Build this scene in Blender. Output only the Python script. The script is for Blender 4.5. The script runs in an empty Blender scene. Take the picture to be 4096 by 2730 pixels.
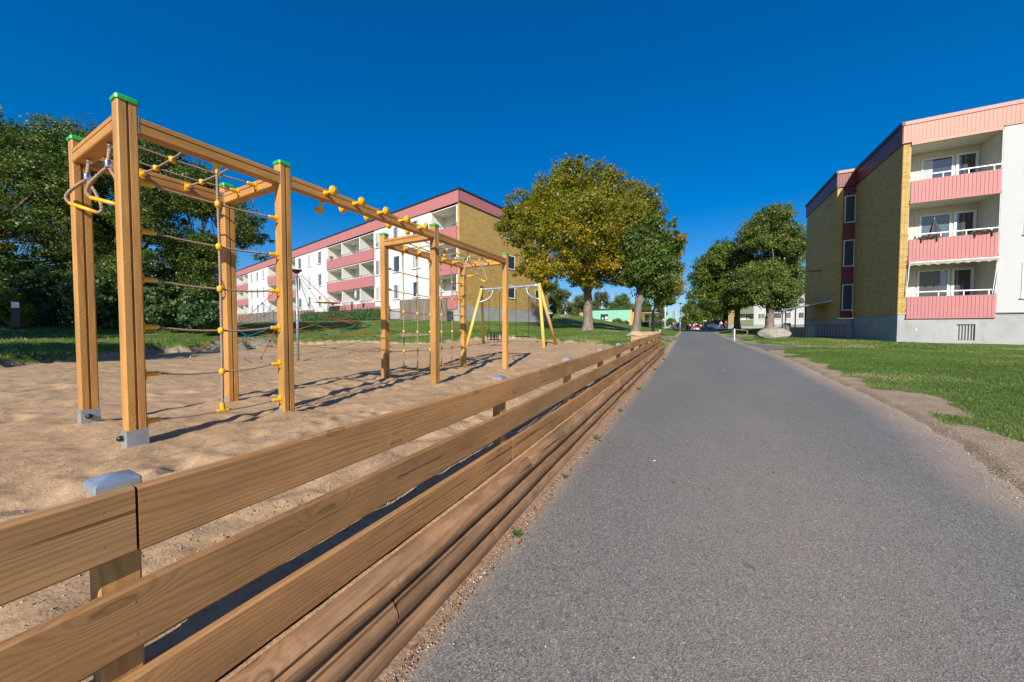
import bpy, bmesh, math, random
import numpy as np
from mathutils import Vector, Matrix
R = math.radians
scn = bpy.context.scene
col = scn.collection
random.seed(7); rng = np.random.default_rng(7)

# ------------------------------------------------------------------ camera
YAW, PITCH, ROLL, FPX, W0, H0 = 0.4893, -0.0311, 0.0013, 1379.9, 4096, 2730
cy_, sy_ = math.cos(YAW), math.sin(YAW)
fwd0 = np.array([-sy_, cy_, 0.0]); right0 = np.array([cy_, sy_, 0.0]); up0 = np.array([0, 0, 1.0])
fw = fwd0 * math.cos(PITCH) + up0 * math.sin(PITCH)
u1 = up0 * math.cos(PITCH) - fwd0 * math.sin(PITCH)
rt = right0 * math.cos(ROLL) + u1 * math.sin(ROLL)
upv = u1 * math.cos(ROLL) - right0 * math.sin(ROLL)
cam = bpy.data.objects.new('camera', bpy.data.cameras.new('camera'))
col.objects.link(cam); scn.camera = cam
cam.data.sensor_width = 36; cam.data.lens = 36 * FPX / W0
cam.data.clip_start = 0.05; cam.data.clip_end = 6000
m = Matrix(((rt[0], upv[0], -fw[0], 0), (rt[1], upv[1], -fw[1], 0), (rt[2], upv[2], -fw[2], 0), (0, 0, 0, 1)))
cam.matrix_world = m

# ------------------------------------------------------------------ light
SUN_EL, AZ = R(31), R(17.5)
w = bpy.data.worlds.new('World'); scn.world = w; w.use_nodes = True
nt = w.node_tree; nt.nodes.clear()
sky = nt.nodes.new('ShaderNodeTexSky'); sky.sky_type = 'NISHITA'; sky.sun_disc = False
sky.sun_elevation = SUN_EL; sky.sun_rotation = R(162.5)
sky.air_density = 1.0; sky.dust_density = 0.6; sky.ozone_density = 6.0; sky.altitude = 0
hsv = nt.nodes.new('ShaderNodeHueSaturation'); hsv.inputs['Saturation'].default_value = 1.52
hsv.inputs['Value'].default_value = 0.95; hsv.inputs['Hue'].default_value = 0.509
bg = nt.nodes.new('ShaderNodeBackground'); bg.inputs[1].default_value = 0.15
wo = nt.nodes.new('ShaderNodeOutputWorld')
gm = nt.nodes.new('ShaderNodeGamma'); gm.inputs[1].default_value = 0.8
nt.links.new(sky.outputs[0], gm.inputs[0]); nt.links.new(gm.outputs[0], hsv.inputs['Color']); nt.links.new(hsv.outputs[0], bg.inputs[0]); nt.links.new(bg.outputs[0], wo.inputs[0])
sun = bpy.data.objects.new('sun', bpy.data.lights.new('sun', 'SUN')); col.objects.link(sun)
sun.data.energy = 5.0; sun.data.angle = R(0.5); sun.data.color = (1.0, 0.94, 0.84)
sdir = Vector((-math.sin(AZ) * math.cos(SUN_EL), math.cos(AZ) * math.cos(SUN_EL), -math.sin(SUN_EL)))
sun.rotation_euler = sdir.to_track_quat('-Z', 'Y').to_euler(); sun.location = (5, -20, 30)
vs = scn.view_settings; vs.view_transform = 'Standard'; vs.look = 'None'; vs.gamma = 1; vs.exposure = 0.30
vs.use_curve_mapping = False
scn.cycles.max_bounces = 6; scn.cycles.transparent_max_bounces = 6

# ------------------------------------------------------------------ helpers
def at(px, py, depth):      # a point of the place, seen at that pixel of the 4096 px photograph, that far along the optical axis
    return (fw + (px - W0 / 2) / FPX * rt - (py - H0 / 2) / FPX * upv) * depth

def tag(o, label=None, cat=None, group=None, kind=None):
    if label: o['label'] = label
    if cat: o['category'] = cat
    if group: o['group'] = group
    if kind: o['kind'] = kind
    return o

def empty(name, loc, label=None, cat=None, group=None, rz=0, parent=None):
    o = bpy.data.objects.new(name, None); col.objects.link(o)
    o.location = loc; o.rotation_euler = (0, 0, rz); o.empty_display_size = .1
    if parent: o.parent = parent
    return tag(o, label, cat, group)

def inst(name, mesh, parent=None, loc=(0, 0, 0), rot=(0, 0, 0), scale=(1, 1, 1)):
    o = bpy.data.objects.new(name, mesh); col.objects.link(o)
    o.location = loc; o.rotation_euler = rot; o.scale = scale
    if parent: o.parent = parent
    return o

def align(d, up='Z'):
    return Vector(d).to_track_quat(up, 'Y').to_euler()

def copy_tree(o, parent=None):
    c = o.copy(); col.objects.link(c); c.parent = parent
    for ch in list(o.children): copy_tree(ch, c)
    return c

class MB:
    def __init__(s): s.v = []; s.f = []; s.t = []
    def quadface(s, pts, t=.5):
        n = len(s.v); s.v += [tuple(p) for p in pts]; s.f.append(tuple(range(n, n + len(pts)))); s.t.append(t)
    def hexa(s, P, t=.5):       # 8 points: bottom 4 ccw, top 4 ccw
        n = len(s.v); s.v += [tuple(p) for p in P]
        for q in ((3, 2, 1, 0), (4, 5, 6, 7), (0, 1, 5, 4), (1, 2, 6, 5), (2, 3, 7, 6), (3, 0, 4, 7)):
            s.f.append(tuple(n + i for i in q)); s.t.append(t)
        return s
    def box(s, x0, x1, y0, y1, z0, z1, F=None, t=.5):
        P = [(x0, y0, z0), (x1, y0, z0), (x1, y1, z0), (x0, y1, z0), (x0, y0, z1), (x1, y0, z1), (x1, y1, z1), (x0, y1, z1)]
        if F: P = [F(*p) for p in P]
        return s.hexa(P, t)
    def loft(s, secs, cap=True, t=.5):
        k = len(secs[0]); n = len(s.v)
        for q in secs: s.v += [tuple(p) for p in q]
        for i in range(len(secs) - 1):
            for j in range(k):
                a = n + i * k + j; b = n + i * k + (j + 1) % k
                s.f.append((a, b, b + k, a + k)); s.t.append(t)
        if cap:
            s.f.append(tuple(n + j for j in range(k))[::-1]); s.t.append(t)
            s.f.append(tuple(n + (len(secs) - 1) * k + j for j in range(k))); s.t.append(t)
        return s
    def prism(s, prof, axis, a, b, off=(0, 0, 0)):
        secs = []
        for q in (a, b):
            if axis == 'z': secs.append([(p[0] + off[0], p[1] + off[1], q) for p in prof])
            if axis == 'y': secs.append([(p[0] + off[0], q, p[1] + off[2]) for p in prof])
            if axis == 'x': secs.append([(q, p[0] + off[1], p[1] + off[2]) for p in prof])
        return s.loft(secs)
    def tube(s, pts, rad, seg=8, twist=0, lobes=0, cap=True):
        pts = [Vector(p) for p in pts]; n = len(pts)
        if not hasattr(rad, '__len__'): rad = [rad] * n
        up = Vector((0, 0, 1)); secs = []; a = 0; side = None
        for i, p in enumerate(pts):
            d = (pts[min(i + 1, n - 1)] - pts[max(i - 1, 0)])
            if d.length < 1e-9: d = Vector((0, 0, 1))
            d.normalize()
            if side is None:
                side = d.cross(up if abs(d.z) < .95 else Vector((1, 0, 0))).normalized()
            else:
                side = (side - d * side.dot(d)).normalized()
            b = d.cross(side)
            if i: a += twist * (p - pts[i - 1]).length
            sec = []
            for j in range(seg):
                th = 2 * math.pi * j / seg
                r = rad[i] * (1 + (.14 * math.cos(lobes * th) if lobes else 0))
                sec.append(p + side * (math.cos(th + a) * r) + b * (math.sin(th + a) * r))
            secs.append(sec)
        return s.loft(secs, cap)
    def lathe(s, prof, seg=16, M=None):     # prof: (r, z)
        M = M or Matrix(); secs = []
        for r, z in prof:
            secs.append([M @ Vector((r * math.cos(2 * math.pi * j / seg), r * math.sin(2 * math.pi * j / seg), z)) for j in range(seg)])
        return s.loft(secs)
    def mesh(s, name, mat, smooth=False):
        me = bpy.data.meshes.new(name); me.from_pydata([tuple(v) for v in s.v], [], s.f); me.update()
        bm = bmesh.new(); bm.from_mesh(me)
        bmesh.ops.recalc_face_normals(bm, faces=bm.faces); bm.to_mesh(me); bm.free()
        a = me.attributes.new('tint', 'FLOAT', 'FACE'); a.data.foreach_set('value', np.array(s.t, dtype=np.float32))
        if mat: me.materials.append(mat)
        if smooth: me.shade_smooth() if smooth is True else me.shade_smooth()
        return me
    def build(s, name, mat, parent=None, smooth=False, kind=None):
        o = inst(name, s.mesh(name, mat, smooth), parent)
        if kind: o['kind'] = kind
        return o

def angsmooth(o, ang=35):
    me = o.data
    me.shade_smooth()
    try: me.set_sharp_from_angle(angle=R(ang))
    except Exception: pass
    return o

def arr_mesh(name, V, Fq, mat, tint=None, attrs=None, smooth=False):
    me = bpy.data.meshes.new(name); V = np.asarray(V, dtype=np.float32); Fq = np.asarray(Fq, dtype=np.int32)
    k = Fq.shape[1]; nf = len(Fq)
    me.vertices.add(len(V)); me.vertices.foreach_set('co', V.ravel())
    me.loops.add(nf * k); me.loops.foreach_set('vertex_index', Fq.ravel())
    me.polygons.add(nf); me.polygons.foreach_set('loop_start', np.arange(0, nf * k, k, dtype=np.int32))
    me.update(calc_edges=True)
    if tint is not None:
        a = me.attributes.new('tint', 'FLOAT', 'FACE'); a.data.foreach_set('value', np.asarray(tint, dtype=np.float32))
    for n, d in (attrs or {}).items():
        a = me.attributes.new(n, 'FLOAT', 'POINT'); a.data.foreach_set('value', np.asarray(d, dtype=np.float32).ravel())
    me.materials.append(mat)
    if smooth: me.shade_smooth()
    return me

# value noise in numpy
_tab = np.random.default_rng(3).random((256, 256))
def vnoise(x, y):
    xi = np.floor(x).astype(int); yi = np.floor(y).astype(int); fx = x - xi; fy = y - yi
    fx = fx * fx * (3 - 2 * fx); fy = fy * fy * (3 - 2 * fy)
    g = lambda a, b: _tab[a & 255, b & 255]
    return (g(xi, yi) * (1 - fx) + g(xi + 1, yi) * fx) * (1 - fy) + (g(xi, yi + 1) * (1 - fx) + g(xi + 1, yi + 1) * fx) * fy
def fbm(x, y, o=4):
    r = 0; a = .5
    for i in range(o): r = r + a * vnoise(x * 2 ** i + 17 * i, y * 2 ** i + 31 * i); a *= .5
    return r / (1 - .5 ** o)

# ------------------------------------------------------------------ materials
def nodes(name):
    mt = bpy.data.materials.new(name); mt.use_nodes = True; n = mt.node_tree
    return mt, n, n.nodes['Principled BSDF'], n.nodes.new, n.links.new

def ramp(new, stops):
    r = new('ShaderNodeValToRGB'); e = r.color_ramp.elements
    while len(e) < len(stops): e.new(.5)
    for i, (p, c) in enumerate(stops): e[i].position = p; e[i].color = (*c, 1) if len(c) == 3 else c
    return r

def noise(new, link, co, scale, detail=4, rough=.6, stretch=None, dist=0):
    if stretch is not None:
        mp = new('ShaderNodeMapping'); mp.inputs['Scale'].default_value = stretch; link(co, mp.inputs[0]); co = mp.outputs[0]
    n = new('ShaderNodeTexNoise'); n.inputs['Scale'].default_value = scale; n.inputs['Detail'].default_value = detail
    n.inputs['Roughness'].default_value = rough; n.inputs['Distortion'].default_value = dist; link(co, n.inputs[0]); return n

def mixc(new, link, fac, a, b, mode='MIX'):
    m_ = new('ShaderNodeMix'); m_.data_type = 'RGBA'; m_.blend_type = mode
    for sock, v in ((m_.inputs[0], fac), (m_.inputs[6], a), (m_.inputs[7], b)):
        if hasattr(v, 'is_linked') or hasattr(v, 'links'): link(v, sock)
        elif isinstance(v, (int, float)): sock.default_value = v
        else: sock.default_value = (*v, 1)
    return m_.outputs[2]

def mathn(new, link, op, a, b=None, clamp=False):
    m_ = new('ShaderNodeMath'); m_.operation = op; m_.use_clamp = clamp
    for i, v in enumerate((a, b)):
        if v is None: continue
        if isinstance(v, (int, float)): m_.inputs[i].default_value = v
        else: link(v, m_.inputs[i])
    return m_.outputs[0]

def attr(new, name):
    a = new('ShaderNodeAttribute'); a.attribute_name = name; return a.outputs['Fac']

def bump(new, link, h, strength, dist, bs):
    b = new('ShaderNodeBump'); b.inputs['Strength'].default_value = strength; b.inputs['Distance'].default_value = dist
    link(h, b.inputs['Height']); link(b.outputs[0], bs.inputs['Normal']); return b

def plain(name, c, rough=.55, var=.18, scale=6, bmp=.0, metal=0, stretch=None, tint=0, coat=0, spec=.5, dirt=None):
    mt, n, bs, new, link = nodes(name)
    co = new('ShaderNodeTexCoord').outputs['Object']
    nz = noise(new, link, co, scale, 5, .65, stretch)
    lo = tuple(x * (1 - var) for x in c); hi = tuple(min(1, x * (1 + var)) for x in c)
    rp = ramp(new, [(.3, lo), (.7, hi)]); link(nz.outputs[0], rp.inputs[0]); out = rp.outputs[0]
    if tint:
        f = mathn(new, link, 'MULTIPLY', attr(new, 'tint'), 2 * tint); f = mathn(new, link, 'ADD', f, 1 - tint)
        cb = new('ShaderNodeCombineColor')
        for i in range(3): link(f, cb.inputs[i])
        out = mixc(new, link, 1.0, out, cb.outputs[0], 'MULTIPLY')
    if dirt:
        nz2 = noise(new, link, co, dirt[1], 6, .7, dirt[2] if len(dirt) > 2 else None)
        rp2 = ramp(new, [(.5, (0, 0, 0)), (.72, (1, 1, 1))]); link(nz2.outputs[0], rp2.inputs[0])
        f2 = mathn(new, link, 'MULTIPLY', rp2.outputs[0], dirt[3] if len(dirt) > 3 else .5)
        out = mixc(new, link, f2, out, dirt[0])
    link(out, bs.inputs['Base Color']); bs.inputs['Roughness'].default_value = rough; bs.inputs['Metallic'].default_value = metal
    bs.inputs['Specular IOR Level'].default_value = spec; bs.inputs['Coat Weight'].default_value = coat
    if bmp: bump(new, link, nz.outputs[0], bmp, .01, bs)
    return mt

def wood_mat(name, light, dark, along='y', knots=True, scale=1.0, rough=.7, green=0.0, dirty=0.0, rings=26.0, warpk=11.0, kn=.75, ringk=.62, cracks=0.0):
    mt, n, bs, new, link = nodes(name)
    tc = new('ShaderNodeTexCoord'); oi = new('ShaderNodeObjectInfo')
    rv = new('ShaderNodeCombineXYZ')
    k = mathn(new, link, 'MULTIPLY', oi.outputs['Random'], 37.0)
    for i in range(3): link(k, rv.inputs[i])
    va = new('ShaderNodeVectorMath'); va.operation = 'ADD'; link(tc.outputs['Object'], va.inputs[0]); link(rv.outputs[0], va.inputs[1])
    co = va.outputs[0]
    st = {'y': (1, .12, 1), 'z': (1, 1, .12), 'x': (.12, 1, 1)}[along]
    warp = noise(new, link, co, 5 * scale, 3, .5, st, .3)
    if knots:
        s0_ = new('ShaderNodeSeparateXYZ'); link(co, s0_.inputs[0]); ai = {'x': 0, 'y': 1, 'z': 2}[along]
        cx_ = mathn(new, link, 'MULTIPLY', s0_.outputs[ai], 1.7); oth = mathn(new, link, 'ADD', s0_.outputs[0], s0_.outputs[1]) if along == 'z' else s0_.outputs[2]
        cc_ = new('ShaderNodeCombineXYZ'); link(cx_, cc_.inputs[0]); link(mathn(new, link, 'MULTIPLY', oth, 5.2), cc_.inputs[1])
        vo = new('ShaderNodeTexVoronoi'); vo.voronoi_dimensions = '2D'; vo.inputs['Scale'].default_value = 1.0; link(cc_.outputs[0], vo.inputs[0])
        kd = mathn(new, link, 'ADD', vo.outputs['Distance'], mathn(new, link, 'MULTIPLY', mathn(new, link, 'SUBTRACT', noise(new, link, co, 9, 3, .6).outputs[0], .42), .16))
        kf = ramp(new, [(.0, (1, 1, 1)), (.22, (0, 0, 0))]); link(kd, kf.inputs[0])
        h0 = mathn(new, link, 'ADD', warp.outputs[0], mathn(new, link, 'MULTIPLY', kf.outputs[0], .28))
    else:
        h0 = warp.outputs[0]
    sp = new('ShaderNodeSeparateXYZ'); link(co, sp.inputs[0])
    cross = mathn(new, link, 'ADD', sp.outputs[2] if along != 'z' else sp.outputs[0], mathn(new, link, 'MULTIPLY', sp.outputs[0] if along == 'y' else sp.outputs[1], .6))
    ph = mathn(new, link, 'ADD', mathn(new, link, 'MULTIPLY', cross, rings * scale), mathn(new, link, 'MULTIPLY', h0, warpk))
    ring = mathn(new, link, 'SINE', mathn(new, link, 'MULTIPLY', ph, 6.283))
    ring = mathn(new, link, 'ADD', mathn(new, link, 'MULTIPLY', ring, .5), .5)
    ring = mathn(new, link, 'POWER', ring, 2.2)
    fine = noise(new, link, co, 90 * scale, 3, .6, {'y': (1, .03, 1), 'z': (1, 1, .03), 'x': (.03, 1, 1)}[along])
    rf = mathn(new, link, 'ADD', mathn(new, link, 'MULTIPLY', ring, ringk), mathn(new, link, 'MULTIPLY', fine.outputs[0], 1 - ringk))
    mid = tuple((a + b) / 2 for a, b in zip(light, dark))
    rp = ramp(new, [(.12, light), (.5, mid), (.9, dark)]); link(rf, rp.inputs[0]); out = rp.outputs[0]
    blot = noise(new, link, co, 3.2, 5, .65, {'y': (1, .35, 1), 'z': (1, 1, .35), 'x': (.35, 1, 1)}[along])
    bl = ramp(new, [(.35, (.72, .72, .74)), (.65, (1.15, 1.12, 1.08))]); link(blot.outputs[0], bl.inputs[0])
    out = mixc(new, link, 1.0, out, bl.outputs[0], 'MULTIPLY')
    # each piece has its own tone
    rr = mathn(new, link, 'ADD', mathn(new, link, 'MULTIPLY', oi.outputs['Random'], .3), .85)
    cb = new('ShaderNodeCombineColor')
    for i in range(3): link(rr, cb.inputs[i])
    out = mixc(new, link, 1.0, out, cb.outputs[0], 'MULTIPLY')
    if green:
        gz = noise(new, link, co, 2.3, 4, .6, st); gr = ramp(new, [(.55, (0, 0, 0)), (.75, (1, 1, 1))]); link(gz.outputs[0], gr.inputs[0])
        out = mixc(new, link, mathn(new, link, 'MULTIPLY', gr.outputs[0], green), out, (.24, .26, .12))
    if dirty:
        gz = noise(new, link, co, 4.5, 6, .75, {'y': (1, .3, 1), 'z': (1, 1, .3), 'x': (.3, 1, 1)}[along]); gr = ramp(new, [(.48, (0, 0, 0)), (.62, (1, 1, 1))]); link(gz.outputs[0], gr.inputs[0])
        out = mixc(new, link, mathn(new, link, 'MULTIPLY', gr.outputs[0], dirty), out, tuple(x * .38 for x in dark))
    if knots:
        kk = ramp(new, [(.0, (.9, .9, .9)), (.03, (.45, .45, .45)), (.045, (.5, .5, .5)), (.055, (1, 1, 1)), (.08, (0, 0, 0))]); link(kd, kk.inputs[0])
        out = mixc(new, link, mathn(new, link, 'MULTIPLY', kk.outputs[0], kn), out, tuple(x * .42 for x in dark))
    if cracks:
        cz = noise(new, link, co, 28, 3, .6, {'y': (1, .018, 1), 'z': (1, 1, .018), 'x': (.018, 1, 1)}[along]); cr = ramp(new, [(.655, (0, 0, 0)), (.68, (1, 1, 1))]); link(cz.outputs[0], cr.inputs[0])
        out = mixc(new, link, mathn(new, link, 'MULTIPLY', cr.outputs[0], cracks), out, tuple(x * .25 for x in dark))
        rf = mathn(new, link, 'ADD', rf, mathn(new, link, 'MULTIPLY', cr.outputs[0], 1.6))
    link(out, bs.inputs['Base Color']); bs.inputs['Roughness'].default_value = rough; bs.inputs['Specular IOR Level'].default_value = .3
    bump(new, link, mathn(new, link, 'MULTIPLY', rf, -1.0), .35, .003, bs)
    return mt

def leaf_mat(name, stops, trans=.35):
    mt, n, bs, new, link = nodes(name)
    rp = ramp(new, stops); link(attr(new, 'tint'), rp.inputs[0])
    link(rp.outputs[0], bs.inputs['Base Color']); bs.inputs['Roughness'].default_value = .45; bs.inputs['Specular IOR Level'].default_value = .45
    tr = new('ShaderNodeBsdfTranslucent'); g = mixc(new, link, 1.0, rp.outputs[0], (1.25, 1.35, .6), 'MULTIPLY'); link(g, tr.inputs[0])
    mx = new('ShaderNodeMixShader'); mx.inputs[0].default_value = trans
    link(bs.outputs[0], mx.inputs[1]); link(tr.outputs[0], mx.inputs[2]); link(mx.outputs[0], n.nodes['Material Output'].inputs[0])
    return mt

def brick_mat(name, c1, c2, c3, inst_=False):
    mt, n, bs, new, link = nodes(name)
    co = new('ShaderNodeTexCoord').outputs['Object']
    if inst_: f = new('ShaderNodeObjectInfo').outputs['Random']
    else: f = attr(new, 'tint')
    rp = ramp(new, [(0, c1), (.12, c3), (.22, c2), (.8, c2), (1, c1)]); link(f, rp.inputs[0])
    nz = noise(new, link, co, 60, 4, .7); r2 = ramp(new, [(.3, (.82, .82, .82)), (.7, (1.12, 1.12, 1.12))]); link(nz.outputs[0], r2.inputs[0])
    out = mixc(new, link, 1.0, rp.outputs[0], r2.outputs[0], 'MULTIPLY')
    if not inst_:
        nz2 = noise(new, link, co, .9, 5, .6); r3 = ramp(new, [(.3, (.93, .92, .90)), (.7, (1.04, 1.04, 1.03))]); link(nz2.outputs[0], r3.inputs[0])
        out = mixc(new, link, 1.0, out, r3.outputs[0], 'MULTIPLY')
    link(out, bs.inputs['Base Color']); bs.inputs['Roughness'].default_value = .8
    bump(new, link, nz.outputs[0], .3, .004, bs); return mt

M = {}
M['post'] = wood_mat('painted_post_wood', (.56, .29, .085), (.525, .265, .077), 'z', True, .8, .5, kn=.22, ringk=.45)
M['beam_y'] = wood_mat('painted_beam_wood', (.53, .27, .08), (.49, .245, .072), 'y', True, .8, .5, kn=.22, ringk=.45)
M['beam_x'] = wood_mat('painted_crossbeam_wood', (.53, .27, .08), (.49, .245, .072), 'x', True, .8, .5, kn=.22, ringk=.45)
M['plank'] = wood_mat('impregnated_plank', (.50, .27, .11), (.29, .135, .045), 'y', True, 1.0, .75, .35, rings=60, warpk=13, ringk=.26, kn=.6, cracks=.7)
M['plank_x'] = wood_mat('fresh_plank', (.62, .40, .20), (.45, .25, .11), 'x', True, 1.0, .7)
M['fpost'] = wood_mat('impregnated_post', (.56, .32, .12), (.34, .17, .055), 'z', True, 1.0, .75, .1, ringk=.3, kn=.4)
M['log'] = wood_mat('weathered_log', (.42, .245, .125), (.25, .13, .06), 'y', True, .9, .85, .1, .5, rings=45, warpk=12, ringk=.30, kn=.6, cracks=.9)
M['slat'] = wood_mat('grey_weathered_slat', (.30, .25, .20), (.16, .12, .095), 'z', False, .6, .9)
M['green'] = plain('green_plastic', (.03, .42, .06), .35, .06, 3)
M['yellow'] = plain('yellow_plastic', (.90, .47, .012), .32, .08, 4, dirt=((.45, .25, .03), 9, (1, 1, 1), .35))
M['rope'] = plain('brown_rope', (.36, .25, .18), .85, .25, 160, .5, stretch=(1, 1, .3))
M['steel'] = plain('galvanised_steel', (.40, .43, .46), .5, .25, 9, .05, metal=.6)
M['chrome'] = plain('polished_ferrule', (.75, .76, .78), .18, .05, 4, metal=1)
M['blackp'] = plain('black_plastic', (.012, .012, .014), .35, .1, 5)
M['iron'] = plain('dark_painted_iron', (.018, .018, .02), .5, .15, 5)
M['cap'] = plain('zinc_post_cap', (.50, .56, .62), .38, .22, 14, .06, metal=.7)
M['red_rope'] = plain('red_rope', (.45, .035, .028), .7, .12, 60)
M['blue_rope'] = plain('blue_rope', (.02, .18, .38), .7, .12, 60)
M['green_rope'] = plain('green_rope', (.02, .30, .17), .7, .12, 60)
M['yellow_rope'] = plain('yellow_rope', (.5, .31, .03), .7, .12, 60)
M['brick'] = brick_mat('yellow_brick', (.48, .31, .09), (.60, .41, .135), (.58, .315, .09))
M['brick1'] = brick_mat('yellow_brick_single', (.48, .31, .09), (.60, .41, .135), (.58, .315, .09), True)
M['brickdark'] = brick_mat('dark_yellow_brick', (.30, .20, .09), (.40, .285, .13), (.36, .20, .09))  # darker yellow brick tone for the far block
M['mortar'] = plain('mortar', (.42, .30, .17), .9, .1, 20)
M['concrete'] = plain('grey_plinth_render', (.36, .36, .35), .85, .12, 1.4, .0, dirt=((.20, .20, .19), 2.5, (1, 1, .4), .5))
M['white'] = plain('white_render', (.64, .63, .61), .9, .05, 45, 1.0)
M['whiter'] = plain('white_roughcast', (.52, .52, .51), .95, .10, 38, 1.0, dirt=((.36, .35, .32), 2.0, (1, 1, .3), .25))
M['whitef'] = plain('white_paint', (.80, .80, .78), .45, .04, 5)
M['cream'] = plain('cream_balcony_wall', (.62, .58, .48), .7, .06, 3)
M['creamw'] = plain('pale_balcony_wall', (.74, .72, .66), .7, .05, 3)
M['pink'] = plain('pink_cladding', (.47, .175, .17), .55, .05, 2)
M['salmon'] = plain('salmon_cladding', (.52, .26, .195), .55, .04, 2)
M['redshaded'] = plain('shaded_red_cladding', (.20, .04, .04), .5, .06, 2)  # fascia pink darkened for its shaded side; also the red stair strip
M['eave'] = plain('dark_roof_edge', (.018, .022, .035), .5, .1, 2)
M['roof'] = plain('roof_felt', (.06, .06, .065), .9, .15, 2)
M['mint'] = plain('mint_cladding', (.25, .56, .41), .6, .04, 2)
M['olive'] = plain('olive_panel', (.20, .24, .13), .6, .08, 3)
M['greyp'] = plain('grey_plaster', (.55, .54, .52), .9, .06, 3)
M['bark'] = plain('furrowed_bark', (.20, .16, .125), .95, .4, 9, 1.0, stretch=(1, 1, .22))
M['barkd'] = plain('dark_bark', (.12, .095, .07), .95, .4, 8, 1.0, stretch=(1, 1, .25))
M['barkw'] = plain('birch_bark', (.62, .60, .56), .8, .3, 4, .2)
M['stone'] = plain('lichened_granite', (.31, .29, .24), .9, .5, 14, .8, dirt=((.22, .2, .16), 7, (1, 1, 1), .6))
M['curtain'] = plain('curtain_cloth', (.50, .50, .49), .9, .3, 7, stretch=(9, 9, .15), coat=.8)
M['curtaind'] = plain('dark_curtain_cloth', (.07, .065, .06), .9, .5, 7, stretch=(9, 9, .15), coat=.8)
M['tyre'] = plain('tyre_rubber', (.015, .015, .015), .8)
M['bluecar'] = plain('blue_car_paint', (.03, .10, .22), .25, .03, coat=.6)
M['redcar'] = plain('red_car_paint', (.5, .02, .02), .25, .03, coat=.6)
M['contblue'] = plain('dark_blue_container_paint', (.015, .03, .14), .5, .1)
M['skipblue'] = plain('light_blue_skip_paint', (.06, .30, .52), .5, .1)
M['orange'] = plain('orange_sign_face', (.85, .22, .01), .5, .03)
M['sblue'] = plain('blue_sign_face', (.02, .18, .62), .5, .03)
M['redst'] = plain('red_stripe_paint', (.7, .05, .03), .5, .05)
M['skin'] = plain('skin', (.55, .34, .25), .6, .05)
M['hair'] = plain('brown_hair', (.10, .05, .03), .7, .2)
M['cloth1'] = plain('pale_patterned_jacket', (.42, .50, .44), .9, .4, 30)
M['cloth2'] = plain('dark_trousers', (.03, .03, .035), .9)
M['cloth3'] = plain('brown_bag_cloth', (.28, .15, .09), .9)
M['cloth4'] = plain('dark_red_shirt', (.25, .02, .03), .9)
M['parasol'] = plain('dark_grey_parasol_cloth', (.06, .065, .075), .85, .15, 12)
M['awning'] = plain('grey_awning_cloth', (.36, .32, .26), .9, .25, 18)
M['leafdead'] = plain('dead_leaf', (.34, .17, .07), .8, .4, 40)
M['cig'] = plain('cigarette_paper', (.7, .6, .45), .8, .3, 90)
M['slab'] = plain('entrance_slab', (.24, .17, .13), .9)

def glass_mat(name, c=(.035, .055, .075), ior=2.0):
    mt, n, bs, new, link = nodes(name)
    bs.inputs['Base Color'].default_value = (*c, 1); bs.inputs['Roughness'].default_value = .04; bs.inputs['IOR'].default_value = ior
    co = new('ShaderNodeTexCoord').outputs['Object']; nz = noise(new, link, co, .8, 1); bump(new, link, nz.outputs[0], .06, .05, bs)
    return mt
M['glass'] = glass_mat('window_glass')
M['glassl'] = glass_mat('window_glass_blind_and_sky', (.10, .14, .17), 1.7)  # paler base colour for blinds, and for sky reflection painted into the panes
def lamp_white():
    mt, n, bs, new, link = nodes('frosted_lamp_glass'); bs.inputs['Base Color'].default_value = (.75, .82, .88, 1); bs.inputs['Roughness'].default_value = .35; return mt
M['frost'] = lamp_white()

L_GREEN = leaf_mat('dark_evergreen_leaf', [(0, (.04, .085, .014)), (.5, (.095, .145, .018)), (.85, (.21, .24, .05)), (1, (.34, .38, .16))], .3)
L_SHRUB = leaf_mat('broad_shrub_leaf', [(0, (.05, .11, .035)), (.6, (.095, .17, .055)), (1, (.18, .24, .09))], .3)
L_LIME = leaf_mat('yellow_green_leaf', [(0, (.10, .15, .01)), (1, (.24, .27, .02))], .35)
L_AUT = leaf_mat('autumn_maple_leaf', [(0, (.06, .11, .008)), (.38, (.18, .195, .009)), (.72, (.33, .265, .009)), (1, (.44, .22, .010))], .35)
L_MAPLE = leaf_mat('dark_maple_leaf', [(0, (.035, .085, .016)), (.55, (.09, .15, .018)), (.8, (.17, .21, .03)), (.9, (.30, .17, .01)), (1, (.30, .09, .04))], .25)
L_LIND = leaf_mat('poplar_leaf', [(0, (.05, .11, .016)), (.5, (.125, .17, .024)), (.85, (.28, .30, .07)), (1, (.45, .46, .22))], .3)
L_FAR = leaf_mat('far_tree_leaf', [(0, (.06, .13, .016)), (.6, (.13, .185, .024)), (1, (.30, .33, .06))], .3)
L_BIRCH = leaf_mat('birch_leaf', [(0, (.07, .11, .035)), (1, (.16, .19, .07))], .3)
L_FLOW = leaf_mat('flower_petal', [(0, (.05, .12, .02)), (.5, (.05, .12, .02)), (.6, (.4, .03, .03)), (.8, (.2, .03, .25)), (1, (.6, .45, .05))], .2)

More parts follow.
